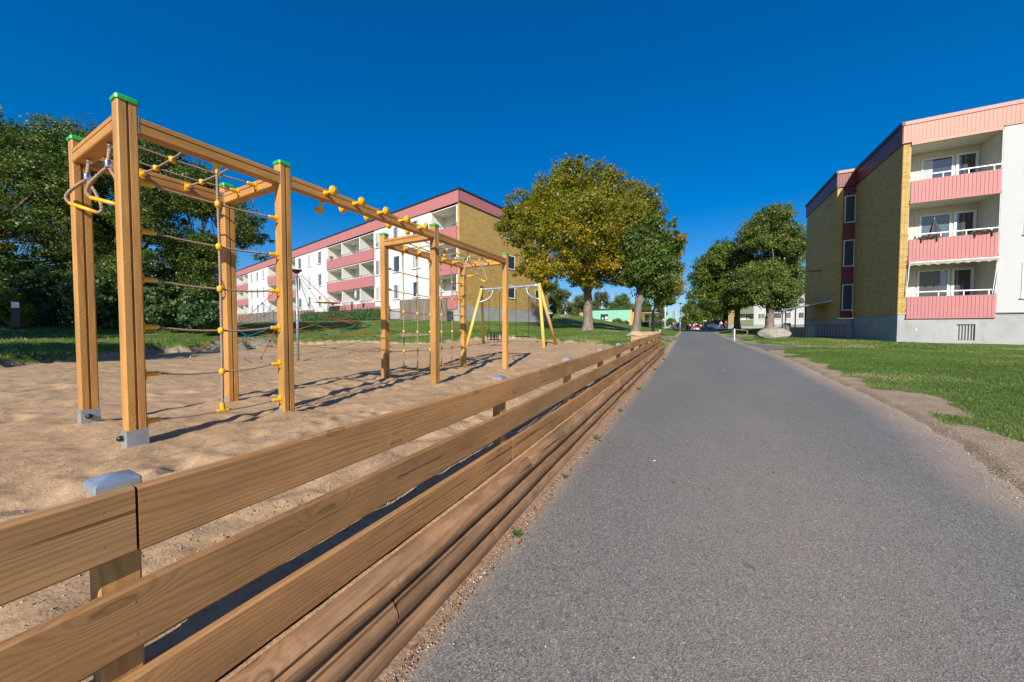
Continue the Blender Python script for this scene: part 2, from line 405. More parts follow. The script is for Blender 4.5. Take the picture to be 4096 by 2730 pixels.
# ------------------------------------------------------------------ ground materials
def asphalt_mat():
    mt, n, bs, new, link = nodes('worn_asphalt'); co = new('ShaderNodeTexCoord').outputs['Object']
    v = new('ShaderNodeTexVoronoi'); v.inputs['Scale'].default_value = 165; link(co, v.inputs[0])
    rp = ramp(new, [(.0, (.028, .029, .028)), (.22, (.095, .096, .092)), (.5, (.172, .171, .161)), (.8, (.235, .228, .205)), (1, (.46, .42, .34))]); link(v.outputs['Color'], rp.inputs[0])
    fn = noise(new, link, co, 260, 2, .6); fr = ramp(new, [(.35, (.72, .72, .72)), (.65, (1.22, 1.22, 1.22))]); link(fn.outputs[0], fr.inputs[0])
    out = mixc(new, link, 1.0, rp.outputs[0], fr.outputs[0], 'MULTIPLY')
    big = noise(new, link, co, .9, 5, .6, (1, .25, 1)); br = ramp(new, [(.3, (.86, .87, .90)), (.7, (1.10, 1.08, 1.04))]); link(big.outputs[0], br.inputs[0])
    out = mixc(new, link, 1.0, out, br.outputs[0], 'MULTIPLY')
    # sand trodden onto the asphalt
    dn = noise(new, link, co, 5, 6, .75); dust = mathn(new, link, 'MULTIPLY', attr(new, 'dust'), mathn(new, link, 'ADD', dn.outputs[0], .35), True)
    out = mixc(new, link, dust, out, (.44, .32, .22))
    # oily drops
    s = noise(new, link, co, 6, 2, .5); sr = ramp(new, [(.735, (0, 0, 0)), (.76, (1, 1, 1))]); link(s.outputs[0], sr.inputs[0])
    out = mixc(new, link, mathn(new, link, 'MULTIPLY', sr.outputs[0], .45), out, (.06, .06, .06))
    link(out, bs.inputs['Base Color']); bs.inputs['Roughness'].default_value = .85
    h = mathn(new, link, 'ADD', v.outputs['Distance'], mathn(new, link, 'MULTIPLY', fn.outputs[0], .5))
    bump(new, link, h, .55, .004, bs); return mt
def sand_mat():
    mt, n, bs, new, link = nodes('playground_sand'); co = new('ShaderNodeTexCoord').outputs['Object']
    b = noise(new, link, co, 1.1, 5, .6); rp = ramp(new, [(.3, (.41, .27, .148)), (.7, (.50, .34, .196))]); link(b.outputs[0], rp.inputs[0])
    v = new('ShaderNodeTexVoronoi'); v.inputs['Scale'].default_value = 160; link(co, v.inputs[0])
    gr = ramp(new, [(.0, (.42, .42, .44)), (.12, (.8, .78, .77)), (.5, (1, 1, 1)), (.9, (1.1, 1.08, 1.05)), (1, (1.45, 1.4, 1.35))]); link(v.outputs['Color'], gr.inputs[0])
    out = mixc(new, link, .8, rp.outputs[0], gr.outputs[0], 'MULTIPLY')
    m2 = noise(new, link, co, 14, 5, .7); mr = ramp(new, [(.35, (.78, .77, .77)), (.62, (1.06, 1.05, 1.04))]); link(m2.outputs[0], mr.inputs[0])
    out = mixc(new, link, 1.0, out, mr.outputs[0], 'MULTIPLY')
    link(out, bs.inputs['Base Color']); bs.inputs['Roughness'].default_value = .95; bs.inputs['Specular IOR Level'].default_value = .2
    n2 = noise(new, link, co, 26, 4, .6); v2 = new('ShaderNodeTexVoronoi'); v2.inputs['Scale'].default_value = 130; link(co, v2.inputs[0])
    h = mathn(new, link, 'ADD', mathn(new, link, 'MULTIPLY', n2.outputs[0], .8), mathn(new, link, 'MULTIPLY', v2.outputs['Distance'], -.10))
    bump(new, link, h, .55, .016, bs); return mt
def lawn_mat():
    mt, n, bs, new, link = nodes('mown_grass_and_earth'); co = new('ShaderNodeTexCoord').outputs['Object']
    a = noise(new, link, co, .5, 5, .6); rp = ramp(new, [(.28, (.062, .12, .016)), (.5, (.105, .175, .024)), (.72, (.185, .22, .045))]); link(a.outputs[0], rp.inputs[0])
    f = noise(new, link, co, 38, 4, .7); fr = ramp(new, [(.3, (.5, .5, .5)), (.7, (1.35, 1.3, 1.3))]); link(f.outputs[0], fr.inputs[0])
    out = mixc(new, link, 1.0, rp.outputs[0], fr.outputs[0], 'MULTIPLY')
    d = noise(new, link, co, 2.6, 6, .75); dr = ramp(new, [(.60, (0, 0, 0)), (.75, (1, 1, 1))]); link(d.outputs[0], dr.inputs[0])
    out = mixc(new, link, mathn(new, link, 'MULTIPLY', dr.outputs[0], .55), out, (.22, .20, .09))
    e = noise(new, link, co, 60, 5, .75); er = ramp(new, [(.3, (.27, .19, .115)), (.5, (.40, .295, .19)), (.72, (.50, .385, .26))]); link(e.outputs[0], er.inputs[0])
    eb = noise(new, link, co, 3, 4, .6); ebr = ramp(new, [(.35, (.85, .85, .85)), (.65, (1.1, 1.1, 1.1))]); link(eb.outputs[0], ebr.inputs[0])
    er_o = mixc(new, link, 1.0, er.outputs[0], ebr.outputs[0], 'MULTIPLY')
    bare = attr(new, 'bare')
    g = mathn(new, link, 'ADD', bare, mathn(new, link, 'MULTIPLY', mathn(new, link, 'SUBTRACT', f.outputs[0], .5), .9))
    br = ramp(new, [(.42, (0, 0, 0)), (.58, (1, 1, 1))]); link(g, br.inputs[0])
    out = mixc(new, link, br.outputs[0], out, er_o)
    link(out, bs.inputs['Base Color']); bs.inputs['Roughness'].default_value = .9; bs.inputs['Specular IOR Level'].default_value = .25
    bump(new, link, f.outputs[0], .8, .03, bs); return mt
M['asphalt'] = asphalt_mat(); M['sand'] = sand_mat(); M['lawn'] = lawn_mat()
def blade_mat():
    mt, n, bs, new, link = nodes('grass_blade')
    rp = ramp(new, [(0, (.06, .13, .014)), (.55, (.125, .215, .03)), (.85, (.23, .27, .07)), (1, (.48, .42, .20))]); link(attr(new, 'tint'), rp.inputs[0])
    link(rp.outputs[0], bs.inputs['Base Color']); bs.inputs['Roughness'].default_value = .5
    tr = new('ShaderNodeBsdfTranslucent'); link(rp.outputs[0], tr.inputs[0]); mx = new('ShaderNodeMixShader'); mx.inputs[0].default_value = .3
    link(bs.outputs[0], mx.inputs[1]); link(tr.outputs[0], mx.inputs[2]); link(mx.outputs[0], n.nodes['Material Output'].inputs[0]); return mt
M['blade'] = blade_mat()

# ------------------------------------------------------------------ terrain
def zp(y): return np.interp(y, [-40, 0, 14.5, 25, 40, 60, 80, 95, 4000], [-1.5, -1.235, -.89, -.66, -.42, -.12, .12, .30, .30])
def zs(y): return np.interp(y, [-6, 0, 5, 7.5, 11, 14.4, 20], [-.80, -.79, -.79, -.74, -.62, -.56, -.5])
SANDP = np.array([(-1.0, -8), (-1.0, 14.6), (-1.9, 13.6), (-2.7, 12.9), (-4.6, 14.3), (-7.2, 16.6), (-9.3, 17.6), (-10.3, 15.2), (-10.2, 12.0), (-11.3, 10.9),
                  (-14.3, 11.1), (-15.8, 9.2), (-14.8, 6.6), (-15.6, 4.6), (-13.1, 2.2), (-12.4, .8), (-12.6, -8)])
def sdf(x, y, P):           # negative inside
    d = np.full(np.shape(x), 1e9); ins = np.zeros(np.shape(x), bool)
    for i in range(len(P)):
        a = P[i]; b = P[(i + 1) % len(P)]; e = b - a
        t = np.clip(((x - a[0]) * e[0] + (y - a[1]) * e[1]) / (e @ e), 0, 1)
        d = np.minimum(d, np.hypot(x - a[0] - t * e[0], y - a[1] - t * e[1]))
        c = ((a[1] > y) != (b[1] > y)) & (x < (b[0] - a[0]) * (y - a[1]) / (b[1] - a[1] + 1e-12) + a[0]); ins ^= c
    return np.where(ins, -d, d)
CP = [(-2.6, 14, -.52), (-6, 17.5, -.38), (-3.4, 22, -.12), (-6.4, 23, .0), (-9, 19.5, -.2), (-12, 20, .3), (-16.7, 22.5, .68), (-15.4, 31, .8), (-14.8, 36.5, .92),
      (-19, 22.5, .85), (-25, 23.5, .98), (-35, 24.8, 1.05), (-50, 28, 1.15), (-75, 33, 1.2), (-110, 40, 1.2), (-16, 12.3, -.35), (-22, 15, .25), (-35, 16, .6), (-17.5, 8, -.25),
      (-17.5, 4, -.3), (-14.5, 1, -.5), (-20, 5, .05), (-24, 3, .25), (-30, 0, .3), (-20, -10, -.2), (-13.5, -6, -.6), (-12, 14.5, -.25), (-45, -15, .4), (-45, 10, .6),
      (-3, 30, -.25), (-2.3, 40, -.3), (-2.6, 55, -.06), (-4, 70, .15), (-3.5, 90, .35), (-8, 34, .25), (-12, 45, 1.2), (-16.5, 48, 2.25), (-22, 47, 2.4), (-10, 58, .95), (-20, 62, 1.9), (-8, 75, .6),
      (-14, 85, .8), (-30, 90, 1.3), (-40, 60, 1.6),
      (3.4, 5, -1.07), (3.2, 10, -.97), (4, 15, -.86), (6, 8, -1.0), (10, 5, -1.05), (14, 12, -.85), (8.7, 23.2, -.585), (11, 23.2, -.62), (20, 22, -.65), (6, 22, -.64), (6, 18, -.72), (5.5, 27, -.57), (4.4, 28, -.575),
      (7.6, 28.5, -.53), (7.5, 34, -.45), (3.3, 33, -.53), (4.5, 38.5, -.3), (5.8, 40, -.1), (9, 42, .0), (4.4, 48, -.05), (8, 52, .35), (7.8, 55, .35), (4.6, 60, .2), (4.4, 66, .22), (5, 78, .32), (12, 60, .3), (20, 45, .1), (30, 70, .4), (14, 90, .4), (30, 20, -.6), (3.2, 20, -.76), (30, -10, -1.2), (6, -10, -1.3)]
CP = np.array(CP)
for yy in (-15, -5, 5): CP = np.vstack([CP, (1.0, yy, zp(yy))])
for yy in (26, 34, 44, 56, 70, 90): CP = np.vstack([CP, (.6, yy, zp(yy) - .01)])
def tpsk(r2): return .5 * r2 * np.log(r2 + 1e-9)
def _fit():
    P = CP[:, :2] / 20; n = len(P); K = tpsk(((P[:, None] - P[None]) ** 2).sum(2)) + np.eye(n) * 1e-4
    A = np.zeros((n + 3, n + 3)); A[:n, :n] = K; A[:n, n] = 1; A[:n, n + 1:] = P; A[n, :n] = 1; A[n + 1:, :n] = P.T
    return P, np.linalg.solve(A, np.r_[CP[:, 2], 0, 0, 0])
_P, _W = _fit()
def base_z(x, y):
    sh = np.shape(x); x = np.ravel(x).astype(float); y = np.ravel(y).astype(float); out = np.empty(len(x))
    cx = np.clip(x, -120, 60); cy = np.clip(y, -20, 105)
    for i in range(0, len(x), 20000):
        q = np.stack([cx[i:i + 20000], cy[i:i + 20000]], 1) / 20
        out[i:i + 20000] = tpsk(((q[:, None] - _P[None]) ** 2).sum(2)) @ _W[:-3] + _W[-3] + q @ _W[-2:]
    return out.reshape(sh)
def sst(a, b, x): t = np.clip((x - a) / (b - a), 0, 1); return t * t * (3 - 2 * t)
PRX = lambda y: np.interp(y, [-10, 0, 4, 5, 6.6, 10, 13, 18, 23, 31, 60, 90], [1.9, 1.95, 2.1, 2.32, 2.46, 2.56, 2.66, 2.55, 2.35, 2.3, 2.5, 2.7])
PLX = lambda y: np.interp(y, [-10, 14, 27, 39, 60, 90], [-.93, -.97, -1.2, -1.55, -1.9, -2.2])
# asphalt outlines: main path and the two branches to the right, one to the left
BR1 = np.array([(2.0, 16.3), (2.55, 17.6), (3.2, 18.6), (4.0, 19.2), (5.3, 19.55), (5.4, 19.8), (4.3, 20.5), (3.6, 21.2), (3.4, 21.5), (2.9, 22.3), (2.0, 25.0)])
BR2 = np.array([(1.8, 30.0), (2.6, 31.6), (4.5, 32.2), (7.3, 31.6), (7.62, 30.5), (7.62, 34.3), (5.2, 34.9), (3.4, 36.2), (1.8, 40)])
BR3 = np.array([(-.8, 26.0), (-1.6, 27.4), (-3.2, 28.0), (-7, 27.8), (-7, 29.2), (-3.2, 29.7), (-2.0, 31.2), (-.8, 33.5)])
def edge_noise(x, y): return (fbm(x * 3.1, y * 3.1, 4) - .5) * .22 + (fbm(x * 13, y * 13, 2) - .5) * .07
def asph_d(x, y):       # signed distance to asphalt, negative on it
    d = np.maximum(x - PRX(y), PLX(y) - x)
    for B in (BR1, BR2, BR3): d = np.minimum(d, sdf(x, y, B))
    return d
def terrain(x, y):
    z = base_z(x, y)
    z = z + (fbm(x * .8, y * .8, 3) - .5) * .05 * sst(2, 6, np.hypot(x, y)) + (fbm(x * 5, y * 5, 2) - .5) * .02
    d = asph_d(x, y) + edge_noise(x, y) * .6
    zpath = zp(y) + 0 * x
    side = sst(-.0, 1.6, np.maximum(x - PRX(y), PLX(y) - x))      # ease the lawn onto the path
    z = zpath * (1 - side) + z * side
    z = np.where(d < .0, z - .035, z - .035 + .045 * sst(0, .12, d) + .02 * sst(.15, .7, d))
    ds = sdf(x, y, SANDP) + (fbm(x * 1.7, y * 1.7, 3) - .5) * .7
    zsn = zs(y)
    kf_ = np.where(y < 14.55, 1.0, sst(-1.2, -2.6, x) * sst(16.8, 14.6, y))
    z = np.where(x < -1.35, z + np.maximum(0, zsn + .04 - z) * kf_ * (y < 17), z)
    z = np.where((x < -.96) & (x > -1.3) & (y < 14.8), zp(y) - .12, z)
    bank = .05 + .22 * np.exp(-((x + 14.8) ** 2 / 5 + (y - 9.5) ** 2 / 14))
    z = np.where(x < -1.3, np.where(ds < .0, zsn - .14, (z + np.maximum(0, zsn + bank - z) * kf_) * sst(0, .25, ds) + (np.minimum(zsn - .14, z)) * (1 - sst(0, .25, ds))), z)
    return z
def T1(x, y): return float(terrain(np.array([x], float), np.array([y], float))[0])
def graded(segs):
    out = [segs[0][0]]
    for a, b, h0, h1 in segs:
        x = a
        while True:
            h = h0 + (h1 - h0) * (x - a) / (b - a); x += h
            if x >= b - h * .3: out.append(b); break
            out.append(x)
    return np.array(sorted(set(np.round(out, 4))))
def grid_mesh(xs, ys, zf):
    X, Y = np.meshgrid(xs, ys); Z = zf(X, Y); V = np.stack([X, Y, Z], 2).reshape(-1, 3)
    nx, ny = len(xs), len(ys); i = np.arange(ny - 1)[:, None] * nx + np.arange(nx - 1)[None]
    F = np.stack([i, i + 1, i + 1 + nx, i + nx], 2).reshape(-1, 4); return X, Y, Z, V, F
gx = graded([(-900, -120, 130, 20), (-120, -40, 20, 1.5), (-40, -17, 1.5, .3), (-17, -8, .2, .2), (-8, -1.35, .2, .1), (-1.35, -.9, .05, .05), (-.9, 1.9, .25, .25), (1.9, 5.5, .05, .08), (5.5, 14, .08, .5), (14, 60, .5, 10), (60, 900, 10, 160)])
gy = graded([(-60, -8, 10, 1), (-8, 2, 1, .2), (2, 20, .06, .16), (20, 45, .16, .45), (45, 110, .45, 4), (110, 1500, 8, 250)])
X, Y, Z, V, Fq = grid_mesh(gx, gy, terrain)
dA = asph_d(X, Y) + edge_noise(X, Y) * .6
GE = np.interp(Y, [-10, 0, 4, 5.2, 6, 8.3, 12.3, 17.5, 24, 31, 60], [2.75, 2.75, 2.85, 2.75, 2.72, 2.86, 2.88, 2.68, 2.55, 2.55, 2.75])
ne = (fbm(X * 2.2, Y * 1.3, 4) - .5)
b1 = 1 - sst(-.25, .30, (X - GE - .1) + ne * 1.3)
b2 = 1 - sst(0, .3, dA - .12 + ne * .6)
b3 = sst(.0, .12, .55 + ne * .5 - np.hypot((X - 2.9) / .8, (Y - 24.3) / 1.5)) + sst(0, .12, .6 + ne - np.hypot((X - 2.8) / .9, (Y - 36.3) / 1.2))
dSn = sdf(X, Y, SANDP) + (fbm(X * 1.7, Y * 1.7, 3) - .5) * .7
b4 = 1 - sst(.05, .3, dSn)
bare = np.clip(np.maximum.reduce([np.where((X > 1.5) & (Y < 17.8), b1, 0), b2, b3, np.where(X < -1, b4, 0), sst(.66, .72, fbm(X * .5 + 9, Y * .5, 4)) * .8]), 0, 1)
lawn = inst('lawn', arr_mesh('lawn', V, Fq, M['lawn'], attrs={'bare': bare}, smooth=True)); tag(lawn, kind='structure')

# path
def strip(name, poly_fn):
    pass
ys_ = graded([(-6, 0, .8, .1), (0, 20, .03, .15), (20, 100, .4, 3)])
nX = 48; rows = []; dust = []
for y in ys_:
    a, b = PLX(y), PRX(y); b = b - float(edge_noise(np.array(float(b)), np.array(float(y)))) * .6 - .01
    for k in range(nX + 1):
        x = a + (b - a) * k / nX; rows.append((x, y, float(zp(y)) + (vnoise(np.array(x * 1.3), np.array(y * 1.1)) - .5) * .008 - .004 * abs(2 * k / nX - 1) ** 2 * 2))
        dl = max(0, 1 - (x - a) / .14) * .8; dr = max(0, 1 - (b - x) / .45); dd = (.08 + .2 * math.exp(-((x - .6) / .8) ** 2)) * (1 if y < 3 else math.exp(-(y - 3) / 4))
        dust.append(min(1, dl + dr * .9 + dd))
ny = len(ys_); i = np.arange(ny - 1)[:, None] * (nX + 1) + np.arange(nX)[None]
F = np.stack([i, i + 1, i + 2 + nX, i + 1 + nX], 2).reshape(-1, 4)
tag(inst('path', arr_mesh('path', np.array(rows), F, M['asphalt'], attrs={'dust': dust}, smooth=True)), kind='structure')
for nm, B, drop in (('side_path', BR1, .004), ('side_path', BR2, .008), ('side_path', BR3, .004)):
    bm = bmesh.new(); vs_ = [bm.verts.new((p[0], p[1], 0)) for p in B]; bm.faces.new(vs_)
    bmesh.ops.triangulate(bm, faces=bm.faces)
    for _ in range(5): bmesh.ops.subdivide_edges(bm, edges=[e for e in bm.edges if e.calc_length() > .9], cuts=1); bmesh.ops.triangulate(bm, faces=bm.faces)
    xs = np.array([v.co.x for v in bm.verts]); yy = np.array([v.co.y for v in bm.verts])
    side = sst(0, 1.6, np.maximum(xs - PRX(yy), PLX(yy) - xs)); zz = zp(yy) * (1 - side) + (base_z(xs, yy) + .002) * side - drop * 2
    for v, z in zip(bm.verts, zz): v.co.z = z
    bmesh.ops.recalc_face_normals(bm, faces=bm.faces)
    me = bpy.data.meshes.new(nm); bm.to_mesh(me); bm.free(); me.materials.append(M['asphalt']); tag(inst(nm, me), kind='structure')

# sand
sx = graded([(-17.5, -8, .2, .09), (-8, -3, .07, .04), (-3, -1.085, .03, .022)]); sy = graded([(-6, -.3, .4, .06), (-.3, 3, .022, .03), (3, 9, .035, .08), (9, 18.2, .08, .2)])
STR = [(-3.31, .84), (-4.32, .84), (-3.31, 1.81), (-4.32, 1.81), (-3.31, 3.86), (-4.32, 3.86), (-3.31, 5.94), (-4.32, 5.94)]
_r = np.random.default_rng(5); FOOT = [(_r.uniform(-14, -1.4), _r.uniform(-.5, 15), _r.uniform(0, 3.1), _r.uniform(.6, 1.3)) for _ in range(420)] + [(_r.uniform(-4.5, -1.4), _r.uniform(-.4, 4), _r.uniform(0, 3.1), _r.uniform(.5, 1.0)) for _ in range(90)]
def sandz(x, y, soft=1.0):
    z = zs(y) + (fbm(x * .7, y * .7, 2) - .5) * .07
    z = z + (fbm(x * 2.9, y * 2.9, 3) - .5) * .06 + (fbm(x * 9, y * 9, 4) - .5) * .026 + (vnoise(x * 43, y * 43) - .5) * .004
    for fx, fy, a, s in FOOT:
        c, sn = math.cos(a), math.sin(a)
        m_ = (np.abs(x - fx) < .4) & (np.abs(y - fy) < .4)
        if not m_.any(): continue
        u = ((x - fx) * c + (y - fy) * sn) / (.14 * s); v = (-(x - fx) * sn + (y - fy) * c) / (.07 * s); r2 = u * u + v * v
        z = z - np.where(m_, .021 * s * np.exp(-r2) - .010 * s * np.exp(-(np.sqrt(r2) - 1.6) ** 2 * 3), 0)
    z = z + (fbm(x * 6 + 3, y * 6, 3) - .5) * .05 * sst(-1.7, -1.25, x)
    z = z - .012 * sst(-1.9, -1.15, x) * sst(9, 4, y)
    for px, py in STR: z = z + .018 * np.exp(-((x - px) ** 2 + (y - py) ** 2) / .05)
    for px, py in ((-7.95, 12.4), (-5, 12.6)): z = z - .05 * np.exp(-((x - px - .6) ** 2 / .3 + (y - py) ** 2 / .3))
    return z
X, Y, Z, V, Fq = grid_mesh(sx, sy, sandz)
_e = np.interp(V[:, 1], [0, 5, 14.5], [-1.068, -1.120, -1.171]) - .034; V[:, 0] += (_e + 1.085) * sst(-2.2, -1.085, V[:, 0])
d = sdf(X, Y, SANDP).reshape(-1); keep = (d[Fq] < .75).any(1)
tag(inst('sand', arr_mesh('sand', V, Fq[keep], M['sand'], smooth=True)), kind='structure')
def S1(x, y): return float(sandz(np.array([float(x)]), np.array([float(y)]))[0])

# grass blades
def blades(name, n, xr, yr, h0, wd, dens, nb=3, seed=1, spread=.02):
    g = np.random.default_rng(seed); x = g.uniform(*xr, n); y = g.uniform(*yr, n)
    k = dens(x, y, g); x = x[k]; y = y[k]
    z = terrain(x, y)
    x = np.repeat(x, nb) + g.normal(0, spread, len(x) * nb); y = np.repeat(y, nb) + g.normal(0, spread, len(y) * nb); z = np.repeat(z, nb)
    n = len(x); h = h0 * g.uniform(.45, 1.3, n); a = g.uniform(0, 6.283, n); lean = g.uniform(.1, .9, n) * h; la = g.uniform(0, 6.283, n)
    b1_ = np.stack([x + np.cos(a) * wd, y + np.sin(a) * wd, z - .01], 1); b2_ = np.stack([x - np.cos(a) * wd, y - np.sin(a) * wd, z - .01], 1)
    tp = np.stack([x + np.cos(la) * lean, y + np.sin(la) * lean, z + h], 1)
    V = np.stack([b1_, b2_, tp], 1).reshape(-1, 3); F = np.arange(3 * n).reshape(-1, 3)
    tint = np.clip(1.3 * (fbm(x * .7, y * .7, 4) - .5) + .25 + g.random(n) * .5 + .12 * (g.random(n) < .12), 0, 1)
    tag(inst(name, arr_mesh(name, V, F, M['blade'], tint)), kind='stuff')
def bare_at(x, y):
    ge = np.interp(y, [-10, 0, 4, 5.2, 6, 8.3, 12.3, 17.5, 24, 31, 60], [2.75, 2.75, 2.85, 2.75, 2.72, 2.86, 2.88, 2.68, 2.55, 2.55, 2.75])
    n_ = fbm(x * 2.2, y * 1.3, 4) - .5; e1 = (x - ge - .1) + n_ * 1.3; e2 = asph_d(x, y) + edge_noise(x, y) * .6 - .12 + n_ * .6
    return e1, e2
def dR(x, y, g):
    e1, e2 = bare_at(x, y); dist = np.hypot(x, y)
    ok = (e2 > .1) & ((y > 17.8) | (e1 > -.02)) & (y > (x - 2) * .45) & ((y < 23) | (x < 8.2))
    b3_ = (np.hypot((x - 2.9) / .8, (y - 24.3) / 1.5) > .55 + n3(x, y) * .5)
    return ok & b3_ & (g.random(len(x)) < np.clip(9 / dist, .15, 1) * np.clip(.25 + 2.2 * sst(0, .5, e1), 0, 1) * np.clip(.35 + 1.3 * fbm(x * 3, y * 3, 3), 0, 1)) | ok & (e1 > -.4) & (e2 > .03) & (g.random(len(x)) < .22 * (1 + e1 / .4))
def n3(x, y): return fbm(x * 2.2, y * 1.3, 4) - .5
blades('grass', 170000, (2.5, 14), (3.5, 23), .036, .0042, dR, 3, 11)
blades('grass', 26000, (2.0, 9), (18, 44), .075, .012, dR, 3, 12, .04)
def dL(x, y, g):
    ds = sdf(x, y, SANDP) + (fbm(x * 1.7, y * 1.7, 3) - .5) * .7
    ok = (ds > .12) & (asph_d(x, y) > .12) & ~((x < -14.7) & (y > 22.3)) & (x < -.9)
    return ok & (g.random(len(x)) < np.clip(14 / np.hypot(x, y), .1, 1) * np.where(ds < .8, 1, .45))
blades('grass', 110000, (-24, -1), (-2, 34), .06, .011, dL, 3, 13, .04)
# the strip of weeds and dead leaves where logs meet asphalt
def litter():
    g = np.random.default_rng(21)
    V = []; F = []; t = []
    for k in range(520):
        y = .3 + 13 * g.random() ** 1.5; x = -.955 + abs(g.normal(0, .035)) + (.02 if y > 3 else 0); x = min(x, -.80)
        z = float(zp(y)) + .006 + g.random() * .006; s = g.uniform(.006, .02); a = g.uniform(0, 6.28); n = len(V)
        for q in range(4):
            r_ = s * (1 if q % 2 == 0 else .5); V.append((x + math.cos(a + q * 1.571) * r_, y + math.sin(a + q * 1.571) * r_, z + g.uniform(-.004, .006)))
        F.append((n, n + 1, n + 2, n + 3)); t.append(g.random())
    mt = leaf_mat('litter', [(0, (.20, .10, .04)), (.5, (.36, .20, .09)), (.85, (.42, .29, .16)), (1, (.6, .5, .36))], .1)
    tag(inst('leaf_litter', arr_mesh('leaf_litter', V, F, mt, t)), kind='stuff')
    # soil fillet between the logs and the asphalt
    V = []; ysl = np.arange(-.5, 15, .04); prof = [(-1.02, .028), (-.985, .020), (-.955, .010), (-.93, .004), (-.895, -.004)]
    for y in ysl:
        e = (fbm(np.array(y * 2.0), np.array(3.3), 4) - .5) * .09
        for px, pz in prof:
            sc = 1 + e * 8 * (px + 1.02) / .125
            V.append((-1.02 + (px + 1.02) * max(.35, sc), y, float(zp(y)) + pz + (g.random() - .5) * .004))
    n = len(prof); i = np.arange(len(ysl) - 1)[:, None] * n + np.arange(n - 1)[None]
    F = np.stack([i, i + 1, i + 1 + n, i + n], 2).reshape(-1, 4)
    tag(inst('earth_strip', arr_mesh('earth_strip', V, F, M['soil'], smooth=True)), kind='structure')
    x = []; y = []
M['soil'] = plain('gritty_soil', (.30, .19, .12), .95, .5, 60, .8)
litter()
g_ = np.random.default_rng(31)
for y, s in ((1.75, .8), (2.6, .6), (3.6, 1), (4.9, .7), (6.6, 1.2), (9.5, 1.3), (12.1, 1.4)):
    V = []; F = []; t = []
    for k in range(70):
        a = g_.uniform(0, 6.28); r_ = abs(g_.normal(0, .03)) * s; x0, y0 = -.90 + r_ * math.cos(a) * .6, y + r_ * math.sin(a); z0 = float(zp(y)) + .002; h = g_.uniform(.015, .05) * s
        n = len(V); V += [(x0 + .003, y0, z0), (x0 - .003, y0 + .003, z0), (x0 + math.cos(a) * h * .7, y0 + math.sin(a) * h * .7, z0 + h)]; F.append((n, n + 1, n + 2)); t.append(g_.random() * .7)
    lb = {1.75: 'small green weed at the foot of the logs, nearest the camera', 2.6: 'tiny weed between logs and asphalt, second from the camera', 3.6: 'green weed tuft by the logs, third from the camera', 4.9: 'weed tuft by the logs, fourth from the camera',
          6.6: 'bushy green weed by the logs halfway along the path', 9.5: 'weed tuft by the far logs', 12.1: 'farthest weed tuft, close to the end of the logs'}[y]
    o = inst('weed', arr_mesh('weed', V, F, M['blade'], t)); tag(o, lb, 'weed', 'weeds between logs and asphalt')

# ------------------------------------------------------------------ log border and plank fence
def xf(y): return float(np.interp(y, [0, 5, 14.5], [-1.068, -1.120, -1.171]))
def zt1(y): return float(np.interp(y, [-2, .1, 1.65, 5.1, 14.4], [-.372, -.343, -.330, -.268, -.069]))
def off2(y): return float(np.interp(y, [.1, 14.4], [.217, .197]))
def off3(y): return float(np.interp(y, [.1, 14.4], [.420, .395]))
fence = empty('plank_fence', (-1.1, 7, -.8), 'long low brown fence of three horizontal planks beside the asphalt path', 'fence')
fence.location = (0, 0, 0)
def plank(name, y0, y1, zf_, th=.028, ht=.143, parent=None, dz=0, seed=0):
    g = random.Random(seed); n = max(2, int((y1 - y0) / .25)); secs = []
    for k in range(n + 1):
        y = y0 + (y1 - y0) * k / n; x = xf(y) + g.uniform(-.0008, .0008); zt = zf_(y) + dz; c = .005
        secs.append([(x - th, y, zt - ht + c), (x - th + c, y, zt - ht), (x - c, y, zt - ht), (x, y, zt - ht + c), (x, y, zt - c), (x - c, y, zt), (x - th + c, y, zt), (x - th, y, zt - c)])
    return MB().loft(secs).build(name, M['plank'], parent)
rowsj = [(zt1, [-1.6, .27, 5.08, 9.9, 14.42]), (lambda y: zt1(y) - off2(y), [-1.6, 3.5, 8.3, 14.42]), (lambda y: zt1(y) - off3(y), [-1.6, 2.05, 6.85, 11.6, 14.42])]
sc_ = []
for ri, (zf_, js) in enumerate(rowsj):
    for a, b in zip(js[:-1], js[1:]):
        o = plank('plank', a + .0025, b - .0025, zf_, parent=fence, dz=random.uniform(-.003, .003), seed=ri * 10 + int(a * 3))
# screws
FY = [.25, 1.98, 3.4, 4.86, 6.2, 7.75, 9.0, 10.35, 11.6, 12.9, 14.0]
mbs = MB()
mbs.lathe([(.0001, .0006), (.0028, .0005), (.0032, 0)], 8, Matrix.Rotation(R(90), 4, 'Y'))
scm = mbs.mesh('screw', M['slab'])
for y in FY[:4]:
    for ri, (zf_, js) in enumerate(rowsj):
        for dz in (.035, .108):
            for dy in ((-.03, .03) if (ri == 0 and y < .3) else (.012,)):
                inst('screw', scm, fence, (xf(y + dy) + .0003, y + dy, zf_(y) - dz))
def cap_mesh():
    h = .0365; a = MB(); q = .004
    def sq(r, z): return [(-r + q, -r, z), (r - q, -r, z), (r, -r + q, z), (r, r - q, z), (r - q, r, z), (-r + q, r, z), (-r, r - q, z), (-r, -r + q, z)]
    a.loft([sq(h, -.020), sq(h, -.003), sq(h - .004, .001), sq(.006, .011)]); return a.mesh('cap', M['cap'])
capm = cap_mesh()
for y in FY:
    x = xf(y) - .028 - .0335; w_ = .0325; c = .004; z1 = zt1(y) + .012
    prof = [(-w_ + c, -w_), (w_ - c, -w_), (w_, -w_ + c), (w_, w_ - c), (w_ - c, w_), (-w_ + c, w_), (-w_, w_ - c), (-w_, -w_ + c)]
    p = MB().prism(prof, 'z', -1.3, z1, (x, y, 0)).build('post', M['fpost'], fence)
    inst('cap', capm, p, (x, y, z1 + .003))
